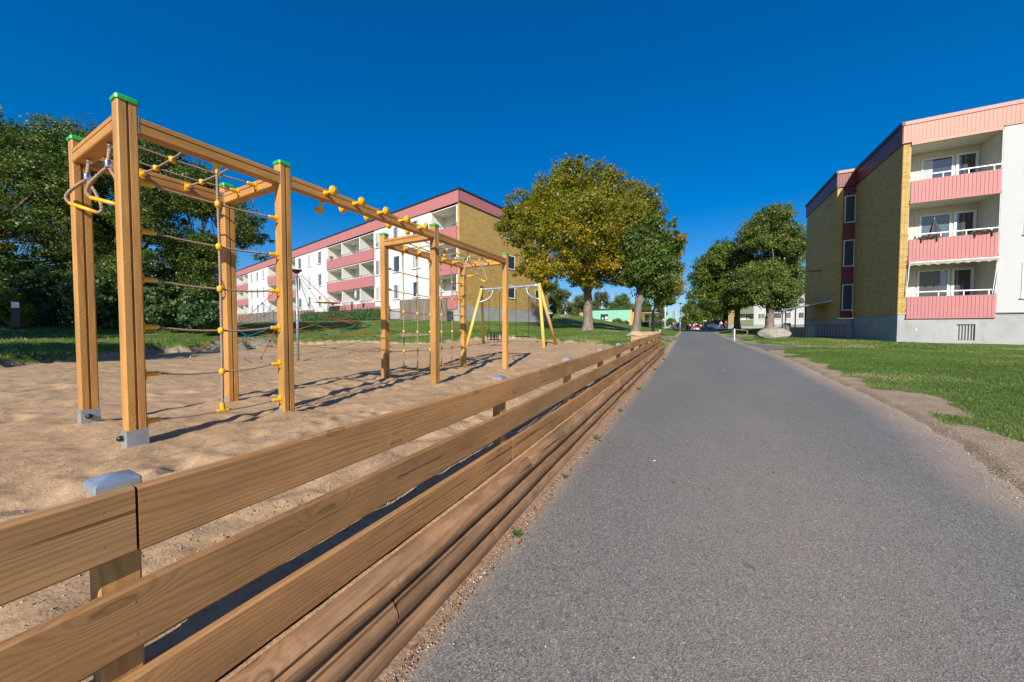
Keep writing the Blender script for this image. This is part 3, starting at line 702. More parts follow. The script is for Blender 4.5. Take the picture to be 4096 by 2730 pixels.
# the short pale fence across the end
cf = empty('end_fence', (0, 0, 0), 'short fence of pale fresh planks crossing the far end of the sand', 'fence')
for z1 in (-.045, -.245, -.445):
    MB().prism([(14.46, -.135), (14.49, -.135), (14.49, 0), (14.46, 0)], 'x', -2.28, -1.21, (0, 0, z1)).build('plank', M['plank_x'], cf)
for x in (-2.25, -1.24):
    p = MB().box(x - .035, x + .035, 14.495, 14.56, -1, -.02).build('post', M['fpost'], cf); inst('cap', capm, p, (x, 14.527, -.015))
gp = empty('gate_post', (-1.235, 14.7, -.9), 'short galvanised post with a ring at the far end of the fence', 'post')
MB().lathe([(.03, 0), (.03, .92), (.02, .94), (.0001, .945)], 12).build('tube', M['steel'], gp, True)
MB().tube([(-.03, 0, .80), (-.09, 0, .86), (-.12, 0, .78), (-.11, 0, .70)], .008, 6).build('hook', M['iron'], gp, True)

border = empty('log_edging', (0, 0, 0), 'sleeper wall of three stacked half-round logs below the fence', 'retaining wall')
def log_mesh(y0, y1, zc0, r, seed):
    g = random.Random(seed); seg = 30; secs = []; n = int((y1 - y0) / .06); ca = g.uniform(.2, .9); dc = g.uniform(1.8, 2.6); ph = g.uniform(0, 9)
    for k in range(n + 1):
        y = y0 + (y1 - y0) * k / n; xc = xf(y) + .067; zc = zt1(y) - off3(y) - .143 + zc0
        s = 1 + .03 * math.sin(y * 2.1 + ph) + .015 * math.sin(y * 7.3 + ph); a0 = ca + .18 * math.sin(y * 1.1 + ph) + .06 * math.sin(y * 5 + ph * 2); dep = .024 * max(0, min(1, 1.2 * math.sin(y * .9 + dc) + .6))
        sec = []
        for j in range(seg):
            th = 2 * math.pi * j / seg
            dth = (th - a0 + math.pi) % (2 * math.pi) - math.pi
            rr = r * s - dep * max(0, 1 - abs(dth) / .13)
            e = .0012 * math.sin(th * 9 + ph + y * .7)
            sec.append((xc + math.cos(th) * (rr + e), y, zc + math.sin(th) * (rr + e)))
        secs.append(sec)
    return MB().loft(secs)
for k, js in enumerate(([-1.6, 2.12, 6.2, 10.6, 14.65], [-1.6, .9, 5.0, 9.3, 14.65], [-1.6, 1.62, 5.9, 10.1, 14.65])):
    for a, b in zip(js[:-1], js[1:]):
        o = log_mesh(a + .004, b - .004, -.040 - .119 * k, .0590, k * 10 + int(a)).build('log', M['log'], border); angsmooth(o, 50)

V = []; ysl = np.arange(-1.5, 14.4, .03); gg = np.random.default_rng(8)
for y in ysl:
    zz = zt1(y) - off3(y) - .143; e = (fbm(np.array(y * 3.0), np.array(1.3), 4) - .5) * .02
    for px, pz in ((-.045, -.03), (-.004, -.006), (.002, -.002), (.010, -.006), (.020, -.014), (.034, -.030)): V.append((xf(y) + px, y, zz + pz + float(e) * .3 + gg.normal(0, .0012)))
n = 6; i = np.arange(len(ysl) - 1)[:, None] * n + np.arange(n - 1)[None]
tag(inst('sand', arr_mesh('sand', V, np.stack([i, i + 1, i + 1 + n, i + n], 2).reshape(-1, 4), M['sand'], smooth=True)), kind='structure')

def gravel(name, n, xy, size, mat, zf, seed):
    g = np.random.default_rng(seed); x, y = xy(g, n); z = zf(x, y); n = len(x); s = size * g.uniform(.4, 1.3, n) * (1 + .6 * (g.random(n) < .06)); a = g.uniform(0, 6.283, n)
    V = []
    for k in range(4): th = a + k * 1.571 + g.uniform(-.3, .3, n); V.append(np.stack([x + np.cos(th) * s, y + np.sin(th) * s * .8, z - s * .2], 1))
    for k in range(2): V.append(np.stack([x + np.cos(a + k * 3.1) * s * .4, y + np.sin(a + k * 3.1) * s * .4, z + s * g.uniform(.4, .8, n)], 1))
    V = np.stack(V, 1).reshape(-1, 3); b = np.arange(n)[:, None] * 6
    T = np.array([(0, 1, 4), (1, 5, 4), (1, 2, 5), (2, 3, 5), (3, 4, 5), (3, 0, 4)]); F = (b[:, :, None] + T[None]).reshape(-1, 3)
    tag(inst(name, arr_mesh(name, V, F, mat, np.repeat(g.random(n), 6))), kind='stuff')
def stone_mat(name, stops):
    mt, n, bs, new, link = nodes(name); rp = ramp(new, stops); link(attr(new, 'tint'), rp.inputs[0]); link(rp.outputs[0], bs.inputs['Base Color']); bs.inputs['Roughness'].default_value = .8; return mt
PEB = stone_mat('pebble_mix', [(0, (.10, .09, .085)), (.3, (.22, .16, .13)), (.6, (.40, .26, .17)), (.9, (.55, .40, .28)), (1, (.75, .68, .6))])
def xs_(g, n):
    x = -1.2 - g.exponential(1.6, n); y = g.uniform(-.4, 7, n); k = (x > -7) & (g.random(n) < np.clip(1.6 / np.hypot(x, y - .3), .05, 1)) ; return x[k], y[k]
gravel('pebbles', 26000, xs_, .0042, PEB, sandz, 61)
def xv(g, n):
    y = 3.2 + g.exponential(4.5, n); y = y[y < 18]; x = PRX(y) + g.uniform(-.18, .75, len(y)) + g.normal(0, .05, len(y)); return x, y
def vz(x, y): return np.where(x < PRX(y), zp(y) + .001, terrain(x, y))
gravel('gravel', 9000, xv, .0042, PEB, vz, 62)
def xp(g, n): x = g.uniform(-.9, 2.3, n); y = .9 + g.exponential(3.0, n); return x, y
gravel('grit', 2600, xp, .0026, PEB, lambda x, y: zp(y) + .001, 63)
def xl(g, n): y = .3 + g.exponential(4.5, n); y = y[y < 14]; return -.94 + np.abs(g.normal(0, .035, len(y))), y
gravel('grit', 3500, xl, .0038, PEB, lambda x, y: zp(y) + .006, 64)
def leaf_scatter(n, seed):
    g = np.random.default_rng(seed); y = 2.5 + g.exponential(6, n); x = np.where(g.random(n) < .5, PRX(y) + g.uniform(-.3, 1.6, n), g.uniform(-.9, 3, n)); k = (y < 26); x = x[k]; y = y[k]; n = len(x)
    z = np.where(x < PRX(y) - .03, zp(y) + .004, terrain(x, y) + .02); s = g.uniform(.008, .02, n); a = g.uniform(0, 6.28, n); V = []
    for q in range(4): r_ = s * (1 if q % 2 == 0 else .55); V.append(np.stack([x + np.cos(a + q * 1.571) * r_, y + np.sin(a + q * 1.571) * r_, z + g.uniform(0, .006, n)], 1))
    tag(inst('fallen_leaves', arr_mesh('fallen_leaves', np.stack(V, 1).reshape(-1, 3), np.arange(4 * n).reshape(-1, 4), stone_mat('fallen_leaf_mix', [(0, (.18, .09, .03)), (.5, (.42, .28, .08)), (1, (.5, .36, .2))]), g.random(n))), kind='stuff')
leaf_scatter(260, 65)

# ------------------------------------------------------------------ climbing frame
XF, XB = -3.312, -4.322; PY = [.8385, 1.811, 3.861, 5.941]; PT = 1.487; HW = .0475
cfm = empty('climbing_frame', (0, 0, 0), 'large tan wooden climbing frame of two rope boxes joined by a beam with yellow grips', 'climbing frame')
def post_prof(hw=HW, groove='x'):
    c = .007; g = .007; gd = .013
    p = [(-hw + c, -hw), (hw - c, -hw), (hw, -hw + c), (hw, -g), (hw - gd, -g + .002), (hw - gd, g - .002), (hw, g), (hw, hw - c), (hw - c, hw), (-hw + c, hw), (-hw, hw - c), (-hw, g), (-hw + gd, g - .002), (-hw + gd, -g + .002), (-hw, -g), (-hw, -hw + c)]
    return p if groove == 'x' else [(b, a) for a, b in p]
def green_cap():
    h = .055; c = .010
    def sq(r, z): return [(-r + c, -r, z), (r - c, -r, z), (r, -r + c, z), (r, r - c, z), (r - c, r, z), (-r + c, r, z), (-r, r - c, z), (-r, -r + c, z)]
    return MB().loft([sq(h, -.012), sq(h, .010), sq(h - .004, .018), sq(h - .02, .026)]).mesh('cap', M['green'])
gcap = green_cap()
def bracket():
    h = .052; a = MB(); t = .005
    for x0, x1, y0, y1 in ((-h, h, -h, -h + t), (-h, h, h - t, h), (-h, -h + t, -h + t, h - t), (h - t, h, -h + t, h - t)): a.box(x0, x1, y0, y1, -.25, .085)
    return a.mesh('foot_bracket', M['steel'])
brm = bracket()
boltm = MB().lathe([(.016, 0), (.019, .006), (.0195, .014), (.015, .024), (.007, .030), (.0001, .032)], 14).mesh('bolt_cap', M['blackp'], True)
for i, (x, y, brk) in enumerate([(XF, PY[0], 1), (XB, PY[0], 1), (XF, PY[1], 0), (XB, PY[1], 0), (XF, PY[2], 0), (XB, PY[2], 0), (XF, PY[3], 0), (XB, PY[3], 0)]):
    p = MB().prism(post_prof(), 'z', -1.05, PT, (x, y, 0)).build('post', M['post'], cfm)
    inst('cap', gcap, p, (x, y, PT))
    s = S1(x, y)
    if brk:
        inst('foot_bracket', brm, p, (x, y, s + .025))
        if i == 0: inst('bolt_cap', boltm, p, (x - .02, y - .052, s + .055), align((0, -1, 0)))
        if i == 1: inst('bolt_cap', boltm, p, (x + .052, y - .012, s + .055), align((1, 0, 0)))
    else:
        q = MB().box(-.053, -.0485, -.045, -.0, -.1, .045) if 0 else MB().box(-.045, .012, -.0535, -.0485, -.1, .05)
        q.build('foot_plate', M['steel'], p).location = (x, y if i in (2, 3) else y + .102, s)
        if i in (2, 4): inst('bolt_cap', boltm, p, (x + .0485, y + .02, s + .012), align((1, 0, 0)), (.7, .7, .7))
BZ0, BZ1 = 1.298, 1.402
def beam_prof():
    w_, c = HW - .003, .006; z0, z1 = BZ0, BZ1; g = 1.364; gd = .010
    return [(-w_ + c, z0), (w_ - c, z0), (w_, z0 + c), (w_, g - .006), (w_ - gd, g - .004), (w_ - gd, g + .002), (w_, g + .004), (w_, z1 - c), (w_ - c, z1), (-w_ + c, z1), (-w_, z1 - c), (-w_, g + .004), (-w_ + gd, g + .002), (-w_ + gd, g - .004), (-w_, g - .006), (-w_, z0 + c)]
plm = None
def beam_end(x, y, axis, sgn, parent):
    # thin galvanised saddle between beam and post
    w_ = HW - .001
    if axis == 'y': MB().box(x - w_, x + w_, y - .0025, y + .0025, BZ0 - .002, BZ1 + .004).build('bracket', M['steel'], parent)
    else: MB().box(x - .0025, x + .0025, y - w_, y + w_, BZ0 - .002, BZ1 + .004).build('bracket', M['steel'], parent)
def ybeam(x, ya, yb):
    b = MB().prism(beam_prof(), 'y', ya + HW + .006, yb - HW - .006, (x, 0, 0)).build('beam', M['beam_y'], cfm)
    beam_end(x, ya + HW + .003, 'y', 1, b); beam_end(x, yb - HW - .003, 'y', -1, b); return b
def xbeam(y, xa, xb_):
    b = MB().prism(beam_prof(), 'x', xa + HW + .006, xb_ - HW - .006, (0, y, 0)).build('beam', M['beam_x'], cfm)
    beam_end(xa + HW + .003, y, 'x', 1, b); beam_end(xb_ - HW - .003, y, 'x', -1, b); return b
for x, a, b in ((XF, PY[0], PY[1]), (XB, PY[0], PY[1]), (XF, PY[1], PY[2]), (XF, PY[2], PY[3]), (XB, PY[2], PY[3])): ybeam(x, a, b)
for y in PY: xbeam(y, XB, XF)
# rope fittings
fitm = MB(); fitm.box(-.017, .017, -.034, .034, 0, .012)
fitm.lathe([(.021, .010), (.019, .02), (.0165, .07), (.0155, .074)], 12); fitm = fitm.mesh('rope_fitting', M['yellow'], False)
ferm = MB().lathe([(.0125, .072), (.0125, .082), (.010, .084)], 10).mesh('ferrule', M['chrome'], True)
def knot_mesh():
    a = MB(); a.lathe([(.010, -.024), (.017, -.019), (.021, -.008), (.0215, .008), (.017, .019), (.010, .024)], 12)
    a.lathe([(.010, -.020), (.016, -.012), (.017, 0), (.016, .012), (.010, .020)], 10, Matrix.Rotation(R(90), 4, 'Y')); return a.mesh('rope_knot', M['yellow'], True)
knm = knot_mesh()
tjm = MB(); tjm.tube([(0, -.036, 0), (0, .036, 0)], .0165, 12); tjm.tube([(0, 0, 0), (0, 0, .06)], .0165, 12); tjm = tjm.mesh('rope_tee', M['yellow'])
def fitting(p, d, up=(0, 0, 1)):
    q = Vector(d).to_track_quat('Z', 'Y')
    f = inst('rope_fitting', fitm, cfm, p); f.rotation_euler = q.to_euler(); k = inst('ferrule', ferm, f)
    return Vector(p) + Vector(d) * .08
def rope(p0, p1, sag=.0, mid=None, r=.0085, parent=None, name='rope', mat=None, near=True, dirn=(0, 0, -1)):
    p0, p1 = Vector(p0), Vector(p1); n = max(8, int((p1 - p0).length / (.02 if near else .05)))
    pts = [p0.lerp(p1, t / n) + Vector(dirn) * sag * 4 * (t / n) * (1 - t / n) for t in range(n + 1)]
    return MB().tube(pts, r, 9 if near else 6, 95 if near else 0, 3 if near else 0).build(name, mat or M['rope'], parent or cfm, True)
def RZ(k): return .99 - .3235 * k
# frame 1: front ladder of ropes (x = XF) between post 1 and 3
yA, yB = PY[0] + HW, PY[1] - HW; ym = 1.325
sags = [.012, .02, .03, .034, .036, .022]
for k in range(6):
    z = RZ(k); a = fitting((XF, yA, z), (0, 1, 0)); b = fitting((XF, yB, z), (0, -1, 0))
    zm = z - sags[k] * .7 if k < 5 else z - .012
    rope(a, (XF, ym, zm), sags[k] * .3); rope((XF, ym, zm), b, sags[k] * .35)
    if k < 5: inst('rope_knot', knm, cfm, (XF + .004, ym, zm), (0, 0, 0))
    else: inst('rope_tee', tjm, cfm, (XF, ym, zm))
fitting((XF, ym, BZ0), (0, 0, -1)); rope((XF, ym, BZ0 - .08), (XF, ym, RZ(5) + .035), .006, r=.0105, dirn=(0, 1, 0))
# top net of frame 1
ZN = 1.352
for y in (1.175, 1.475):
    a = fitting((XB + HW - .004, y, ZN), (1, 0, 0)); b = fitting((XF - HW + .004, y, ZN), (-1, 0, 0)); rope(a, b, .012)
for x in (-3.66, -3.975):
    a = fitting((x, PY[0] + HW - .004, ZN), (0, 1, 0)); b = fitting((x, PY[1] - HW + .004, ZN), (0, -1, 0)); rope(a, b, .012)
    for y in (1.175, 1.475): inst('rope_knot', knm, cfm, (x, y, ZN - .012))
# frame 1: rope ladder on the back side too
for k in range(6):
    pass
# frame 2: climbing net at the back (x = XB)
VY = [4.245 + .325 * k for k in range(5)]; yA, yB = PY[2] + HW, PY[3] - HW
HZ = [.975 - .33 * k for k in range(6)]; HZ[5] = -.685
def hz(k, y): 
    t = (y - yA) / (yB - yA); s = [.075, .06, .045, .035, .03, .015][k]; return HZ[k] - s * 4 * t * (1 - t) * .6
for k in range(6):
    a = fitting((XB, yA, HZ[k]), (0, 1, 0)); b = fitting((XB, yB, HZ[k]), (0, -1, 0)); n = 40
    pts = [(XB, a[1] + (b[1] - a[1]) * i / n, hz(k, a[1] + (b[1] - a[1]) * i / n)) for i in range(n + 1)]
    MB().tube(pts, .0085, 8, 95, 3).build('rope', M['rope'], cfm, True)
for y in VY:
    fitting((XB, y, BZ0), (0, 0, -1)); rope((XB, y, BZ0 - .08), (XB, y + .004, hz(5, y) + .04), .012, dirn=(0, 1, 0), r=.0088)
    for k in range(5): inst('rope_knot', knm, cfm, (XB + .004, y + .005, hz(k, y)), (0, 0, 0))
    inst('rope_tee', tjm, cfm, (XB, y, hz(5, y)))
for y in VY:
    a = fitting((XB + HW - .004, y, ZN), (1, 0, 0)); b = fitting((XF - HW + .004, y, ZN), (-1, 0, 0)); rope(a, b, .02)
for x in (-3.66, -3.975):
    a = fitting((x, PY[2] + HW - .004, ZN), (0, 1, 0)); b = fitting((x, PY[3] - HW + .004, ZN), (0, -1, 0)); rope(a, b, .03)
    for y in VY: inst('rope_knot', knm, cfm, (x, y, ZN - .022))
# horn grips along the middle beam
hornm = MB().lathe([(.024, 0), (.025, .008), (.017, .016), (.0135, .05), (.015, .085), (.022, .105), (.036, .118), (.046, .126), (.048, .131), (.045, .136), (.018, .142), (.010, .146), (.0001, .149)], 20).mesh('horn_grip', M['yellow'], True)
for k in range(5):
    y = 2.19 + .325 * k
    inst('horn_grip', hornm, cfm, (XF + HW - .004, y, 1.357), align((1, 0, 0)))
    d = Vector((-1, .35, -.75)) if k == 0 else Vector((-1, 0, -.02))
    inst('horn_grip', hornm, cfm, (XF - HW + .006, y + .02, 1.345 if k else 1.31), align(d))

# hanging trapezes: things of their own
def trapeze(top, clampz, L, Rr, label, near=True):
    top = Vector(top); L = Vector(L); Rr = Vector(Rr)
    e = empty('hanging_trapeze', top, label, 'trapeze', 'rope trapezes hanging from the frame'); o = -top
    def loc(b): b.location = o; return b
    loc(MB().lathe([(.0155, 0), (.0155, -.035)], 14, Matrix.Translation(top)).build('ferrule', M['chrome'], e, True))
    cl = Vector((top.x, top.y - .012, clampz))
    loc(rope(top + Vector((0, 0, -.03)), cl + Vector((0, 0, .02)), 0, r=.0115, parent=e))
    loc(MB().lathe([(.019, -.022), (.020, -.018), (.020, .018), (.019, .022)], 16, Matrix.Translation(cl)).build('clamp', M['chrome'], e, True))
    for q, s in ((L, 1), (Rr, -1)):
        ax = (L - Rr).normalized() * s; P0 = cl + Vector((0, 0, -.015)); P1 = cl.lerp(q, .5) + ax * .055; P2 = q + ax * .035 + Vector((0, 0, .05)); P3 = q + ax * .004
        pts = []
        for i in range(25):
            t = i / 24; pts.append(P0 * (1 - t) ** 3 + P1 * 3 * t * (1 - t) ** 2 + (q + ax * .085 + Vector((0, 0, .03))) * 3 * t * t * (1 - t) + P3 * t ** 3)
        loc(MB().tube(pts, .0112, 9, 95, 3).build('rope', M['rope'], e, True))
    loc(MB().tube([L, Rr], .0135, 14).build('bar', M['yellow'], e, True))
    return e
trapeze((-4.09, .8385, BZ0), 1.155, (-4.235, .768, .965), (-4.05, .862, .895), 'rope trapeze with yellow bar at the near end of the frame, beside the back post')
trapeze((-3.61, .8385, BZ0), 1.145, (-3.755, .775, .925), (-3.56, .868, .868), 'rope trapeze at the near end of the frame, half hidden by the front post')
trapeze((XF, 4.68, BZ0), 1.14, (XF, 4.655, .88), (XF + .05, 4.88, .925), 'rope trapeze seen broadside under the farther rope box')
trapeze((XF, 5.11, BZ0), 1.137, (XF - .05, 5.04, .90), (XF + .13, 5.0, .83), 'rope trapeze seen end-on under the farther rope box')

# ------------------------------------------------------------------ rope pyramid
net = empty('rope_pyramid', (-9.0, 5.22, -.8), 'rope climbing pyramid in red, blue, green and yellow on a steel mast', 'climbing net'); no = -Vector((-9.0, 5.22, -.8))
def nb(b, name, mat, sm=True): o = b.build(name, mat, net, sm); o.location = no; return o
AP = Vector((-9.0, 5.22, 1.50)); mz = S1(-9, 5.22)
nb(MB().tube([(-9, 5.22, mz - .3), (-9, 5.22, 1.46)], .03, 14), 'mast', M['steel'])
nb(MB().lathe([(.045, 1.44), (.075, 1.47), (.125, 1.51), (.125, 1.53), (.03, 1.54), (.0001, 1.54)], 18, Matrix.Translation((-9, 5.22, 0))), 'mast_head', M['blackp'], False)
A = [Vector((-8.34, 4.05, 0)), Vector((-11.43, 3.92, 0)), Vector((-11.58, 7.69, 0)), Vector((-8.75, 7.95, 0))]
A[3] = Vector((-8.6, 7.95, 0))
for a in A: a.z = S1(a.x, a.y) + .05
RC = {'r': M['red_rope'], 'b': M['blue_rope'], 'g': M['green_rope'], 'y': M['yellow_rope']}
kn2 = MB().lathe([(.008, -.028), (.016, -.02), (.019, 0), (.016, .02), (.008, .028)], 8).mesh('knot', M['blackp'], True)
def nrope(p, q, c, sag=.0, r=.006):
    n = 10; p, q = Vector(p), Vector(q)
    nb(MB().tube([p.lerp(q, t / n) + Vector((0, 0, -sag * 4 * t / n * (1 - t / n))) for t in range(n + 1)], r, 6), 'rope', RC[c])
def knot2(p, d): inst('knot', kn2, net, tuple(Vector(p) + no), align(d))
def edge(i, t):
    top = AP + (A[i] - AP).normalized() * .12; p = top.lerp(A[i] + Vector((0, 0, .10)), t)
    out = Vector((0, 0, -1)); return p + out * .16 * math.sin(math.pi * min(1, t * 1.05)) * .9
TS = [.30, .56, .78]
face_c = {(0, 3): 'g', (0, 1): 'b', (1, 2): 'y', (2, 3): 'g'}
for i in range(4):
    pts = [edge(i, t / 24) for t in range(25)]
    nb(MB().tube(pts, .008, 6), 'edge_rope', RC['r' if i in (0, 1, 3) else 'g'])
    for t in TS: knot2(edge(i, t), edge(i, t + .02) - edge(i, t))
    g = A[i]; nb(MB().tube([edge(i, 1), g + Vector((0, 0, -.0))], .014, 8), 'anchor_tensioner', M['steel']); knot2(edge(i, 1), g - edge(i, .95))
    e_ = MB()
    for k in range(3): e_.tube([g + Vector((.03 * math.cos(a_), .012, -.02 + .03 * math.sin(a_) - .05 * k)) for a_ in [j * .7 for j in range(10)]], .006, 5)
    nb(e_, 'anchor_chain', M['steel'])
for (i, j), c in face_c.items():
    gm_ = A[i].lerp(A[j], .5)
    lv = [AP.lerp(edge(i, .02).lerp(edge(j, .02), .5), .3)]
    m = [edge(i, t).lerp(edge(j, t), .5) + Vector((0, 0, dz)) for t, dz in ((.44, -.02), (.68, -.06), (.88, -.10))]
    c2 = 'r' if c in 'rg' else c
    for k in range(3):
        nrope(edge(i, TS[k]), m[k], c2, .015); nrope(edge(j, TS[k]), m[k], c, .015)
        knot2(m[k], (edge(j, TS[k]) - edge(i, TS[k])))
        if k < 2: nrope(m[k], edge(i, TS[k + 1]), c, .01); nrope(m[k], edge(j, TS[k + 1]), c2, .01)
    nrope(AP + (m[0] - AP) * .1, m[0], c, .0)
    nrope(m[2], edge(i, .985), c, .05); nrope(m[2], edge(j, .985), c2, .05)
M['swingleg'] = plain('pale_yellow_leg_paint', (.74, .46, .10), .4, .08, 4)
# ------------------------------------------------------------------ swing set
sw = empty('swing_set', (-6.4, 12.3, -.6), 'yellow A-frame swing set with a grey steel top bar', 'swing set'); so = -Vector(sw.location)
def sb(b, name, mat, sm=True): o = b.build(name, mat, sw, sm); o.location = so; return o
TL, TR = Vector((-7.75, 11.95, 1.60)), Vector((-4.87, 12.28, 1.78))
zt_ = 1.70
TL = Vector(onp := at(1926, 1160, (fw @ np.array([-7.75, 11.95, 1.6])))); TR = Vector(at(2157, 1142, (fw @ np.array([-4.95, 12.3, 1.75]))))
for T_, feet in ((TL, [(-7.9, 11.0), (-8.42, 13.1)]), (TR, [(-4.81, 11.5), (-5.08, 13.5)])):
    for fx, fy in feet:
        f = Vector((fx, fy, S1(fx, fy) - .12)); d = (T_ - f).normalized(); top = T_ + d * .10
        sb(MB().tube([f, top], .062, 16), 'leg', M['swingleg'])
        sb(MB().tube([top, top + d * .03], .066, 16), 'leg_cap', M['blackp'])
    for fx, fy in feet:
        f = Vector((fx, fy, S1(fx, fy))); sb(MB().tube([f + Vector((.0, -.06, -.1)), f + Vector((.0, -.06, .05))], .02, 8), 'foot_bolt', M['steel'])
bd = (TR - TL).normalized()
sb(MB().tube([TL + bd * .05, TL + bd * .2, TL + bd * .35, TR - bd * .35, TR - bd * .2, TR - bd * .05], [.075, .06, .048, .048, .06, .075], 14), 'top_bar', M['steel'])
for T_, s, leg in ((TL, 1, Vector((-7.9, 11.0, -.6))), (TR, -1, Vector((-4.81, 11.5, -.6)))):
    p0 = T_ + bd * s * .52 + Vector((0, 0, -.05)); p3 = T_.lerp(leg, .24)
    pts = [p0 * (1 - t) ** 2 + (p0 + Vector((0, 0, -.38))) * 2 * t * (1 - t) + p3 * t * t for t in [i / 10 for i in range(11)]]
    sb(MB().tube(pts, [.05 - .02 * math.sin(math.pi * i / 10) for i in range(11)], 8), 'brace', M['steel'])
linkm = MB().tube([(.007 * math.cos(a), 0, .016 * math.sin(a)) for a in [j * math.pi / 4 for j in range(9)]], .0035, 4).mesh('chain_link', M['iron'])
def chain(p, q, e, off):
    b = MB(); p, q = Vector(p), Vector(q); L = (q - p).length; n = int(L / .05); d = (q - p).normalized(); s = d.cross(Vector((0, 1, 0))).normalized(); t_ = d.cross(s)
    for k in range(n):
        c = p + d * (L * (k + .5) / n); w1 = s if k % 2 else t_
        pts = [c + w1 * (.012 * math.cos(a)) + d * (.032 * math.sin(a)) for a in [j * math.pi / 3 for j in range(7)]]
        b.tube(pts, .0055, 4, cap=False)
    o = b.build('chain', M['iron'], e, True); o.location = off
def swing_seat(t0, t1, zs_, label, toddler):
    p0, p1 = TL.lerp(TR, t0), TL.lerp(TR, t1); c = p0.lerp(p1, .5); e = empty('hanging_swing', c, label, 'swing', 'seats hanging from the swing set'); off = -c
    q0 = Vector((p0.x, p0.y, zs_)); q1 = Vector((p1.x, p1.y, zs_)); d = (q1 - q0).normalized(); q0 = q0 + d * .0; nrm = Vector((-d.y, d.x, 0))
    for p, q in ((p0, q0), (p1, q1)):
        o = MB().tube([p + Vector((0, 0, -.0)), p + Vector((0, 0, -.13))], .022, 8).build('hanger', M['steel'], e, True); o.location = off
        if toddler:
            chain(p + Vector((0, 0, -.13)), q + Vector((0, 0, .22)), e, off)
            for s in (-1, 1): chain(q + Vector((0, 0, .22)), q + nrm * .1 * s + Vector((0, 0, .04)), e, off)
        else: chain(p + Vector((0, 0, -.13)), q, e, off)
    def F(x, y, z): return tuple(c * 0 + Vector(((q0.x + q1.x) / 2, (q0.y + q1.y) / 2, zs_)) + d * x + nrm * y + Vector((0, 0, z)))
    hw = (q1 - q0).length / 2 + .03
    if not toddler:
        b = MB().box(-hw, hw, -.09, .09, -.035, .0, F); o = b.build('seat', M['blackp'], e); o.location = off
    else:
        hw -= .0
        b = MB().box(-hw + .03, hw - .03, -.12, .12, -.27, -.24, F); o = b.build('seat', M['blackp'], e); o.location = off
        for yy in (-.13, .13):
            b = MB().box(-hw, hw, yy - .012, yy + .012, .01, .045, F); o = b.build('rail', M['blackp'], e); o.location = off
            for xx in (-hw + .02, -.05, .05, hw - .02):
                b = MB().box(xx - .012, xx + .012, yy - .01, yy + .01, -.26, .012, F); o = b.build('upright', M['blackp'], e); o.location = off
        for xx in (-hw + .02, hw - .02):
            b = MB().box(xx - .015, xx + .015, -.12, .12, .012, .04, F); o = b.build('rail', M['blackp'], e); o.location = off

swing_seat(.14, .33, -.13, 'black caged toddler swing seat, left of the two on the swing set', True)
swing_seat(.615, .827, -.225, 'flat black swing seat, right of the two on the swing set', False)

# ------------------------------------------------------------------ brickwork
unit_brick = MB().box(-.123, .123, -.0, .011, -.0315, .0315).mesh('brick', M['brick1'])
def brick_wall(parent, F, s0, s1, z0, z1, holes=(), single=0, mat='brick', name='brickwork', nsign=-1, key=None):
    """F(s, t, z): t is depth into the wall. Backing wall plus every brick with recessed joints."""
    b = MB(); cells = []; k = 0; z = z0 + .004
    while z + .063 < z1 + .02:
        zt_ = min(z + .065, z1); s = s0 - (.13 if k % 2 else 0)
        while s < s1:
            a = max(s, s0); c = min(s + .25, s1)
            if c - a > .03:
                cut = False
                for (h0, h1, hz0, hz1) in holes:
                    if c > h0 and a < h1 and zt_ > hz0 and z < hz1:
                        cut = True
                        if a < h0 - .03: cells.append((a, h0, z, zt_))
                        if c > h1 + .03: cells.append((h1, c, z, zt_))
                if not cut: cells.append((a, c, z, zt_))
            s += .26
        z += .075; k += 1
    g = random.Random(5); singles = []
    if single:
        full = [c for c in cells if abs(c[1] - c[0] - .25) < .01]
        full.sort(key=key); singles = full[:single]; ss = set(singles); cells = [c for c in cells if c not in ss]
    for a, c, z, zt_ in cells:
        d = g.uniform(0, .003); n = len(b.v); t = g.random()
        P = [F(a, -.010 - d, z), F(c, -.010 - d, z), F(c, -.010 - d, zt_), F(a, -.010 - d, zt_), F(a, .002, z), F(c, .002, z), F(c, .002, zt_), F(a, .002, zt_)]
        b.v += [tuple(p) for p in P]
        for q in ((0, 1, 2, 3), (0, 4, 5, 1), (1, 5, 6, 2), (2, 6, 7, 3), (3, 7, 4, 0)): b.f.append(tuple(n + i for i in q)); b.t.append(t)
    if b.v: b.build(name, M[mat], parent, kind='stuff')
    for a, c, z, zt_ in singles:
        p0 = Vector(F((a + c) / 2, 0, (z + zt_) / 2)); e = (Vector(F(c, 0, z)) - Vector(F(a, 0, z))).normalized(); t_ = (Vector(F(a, -1, z)) - Vector(F(a, 0, z))).normalized()
        o = inst('brick', unit_brick, parent); o.matrix_world = Matrix(((e.x, t_.x, 0, p0.x), (e.y, t_.y, 0, p0.y), (0, 0, 1, p0.z), (0, 0, 0, 1)))
def window(parent, F, s0, s1, z0, z1, t0=.0, frame='whitef', glass='glass', sill=True, w_=.06, mull=None, curt=None, name='window', proud=.03):
    b = MB(); a, c = t0 - proud, t0 + .04
    b.box(s0, s0 + w_, a, c, z0, z1, F); b.box(s1 - w_, s1, a, c, z0, z1, F); b.box(s0 + w_, s1 - w_, a, c, z0, z0 + w_, F); b.box(s0 + w_, s1 - w_, a, c, z1 - w_, z1, F)
    for mm in (mull or []): b.box(mm - w_ / 2, mm + w_ / 2, a + .004, c, z0 + w_, z1 - w_, F)
    f = b.build(name, M[frame], parent)
    MB().box(s0 + w_, s1 - w_, t0 + .0, t0 + .012, z0 + w_, z1 - w_, F).build('pane', M[glass], f)
    if sill: MB().box(s0 - .04, s1 + .04, t0 - proud - .05, t0 + .0, z0 - .03, z0, F).build('sill', M['steel'], f)
    return f
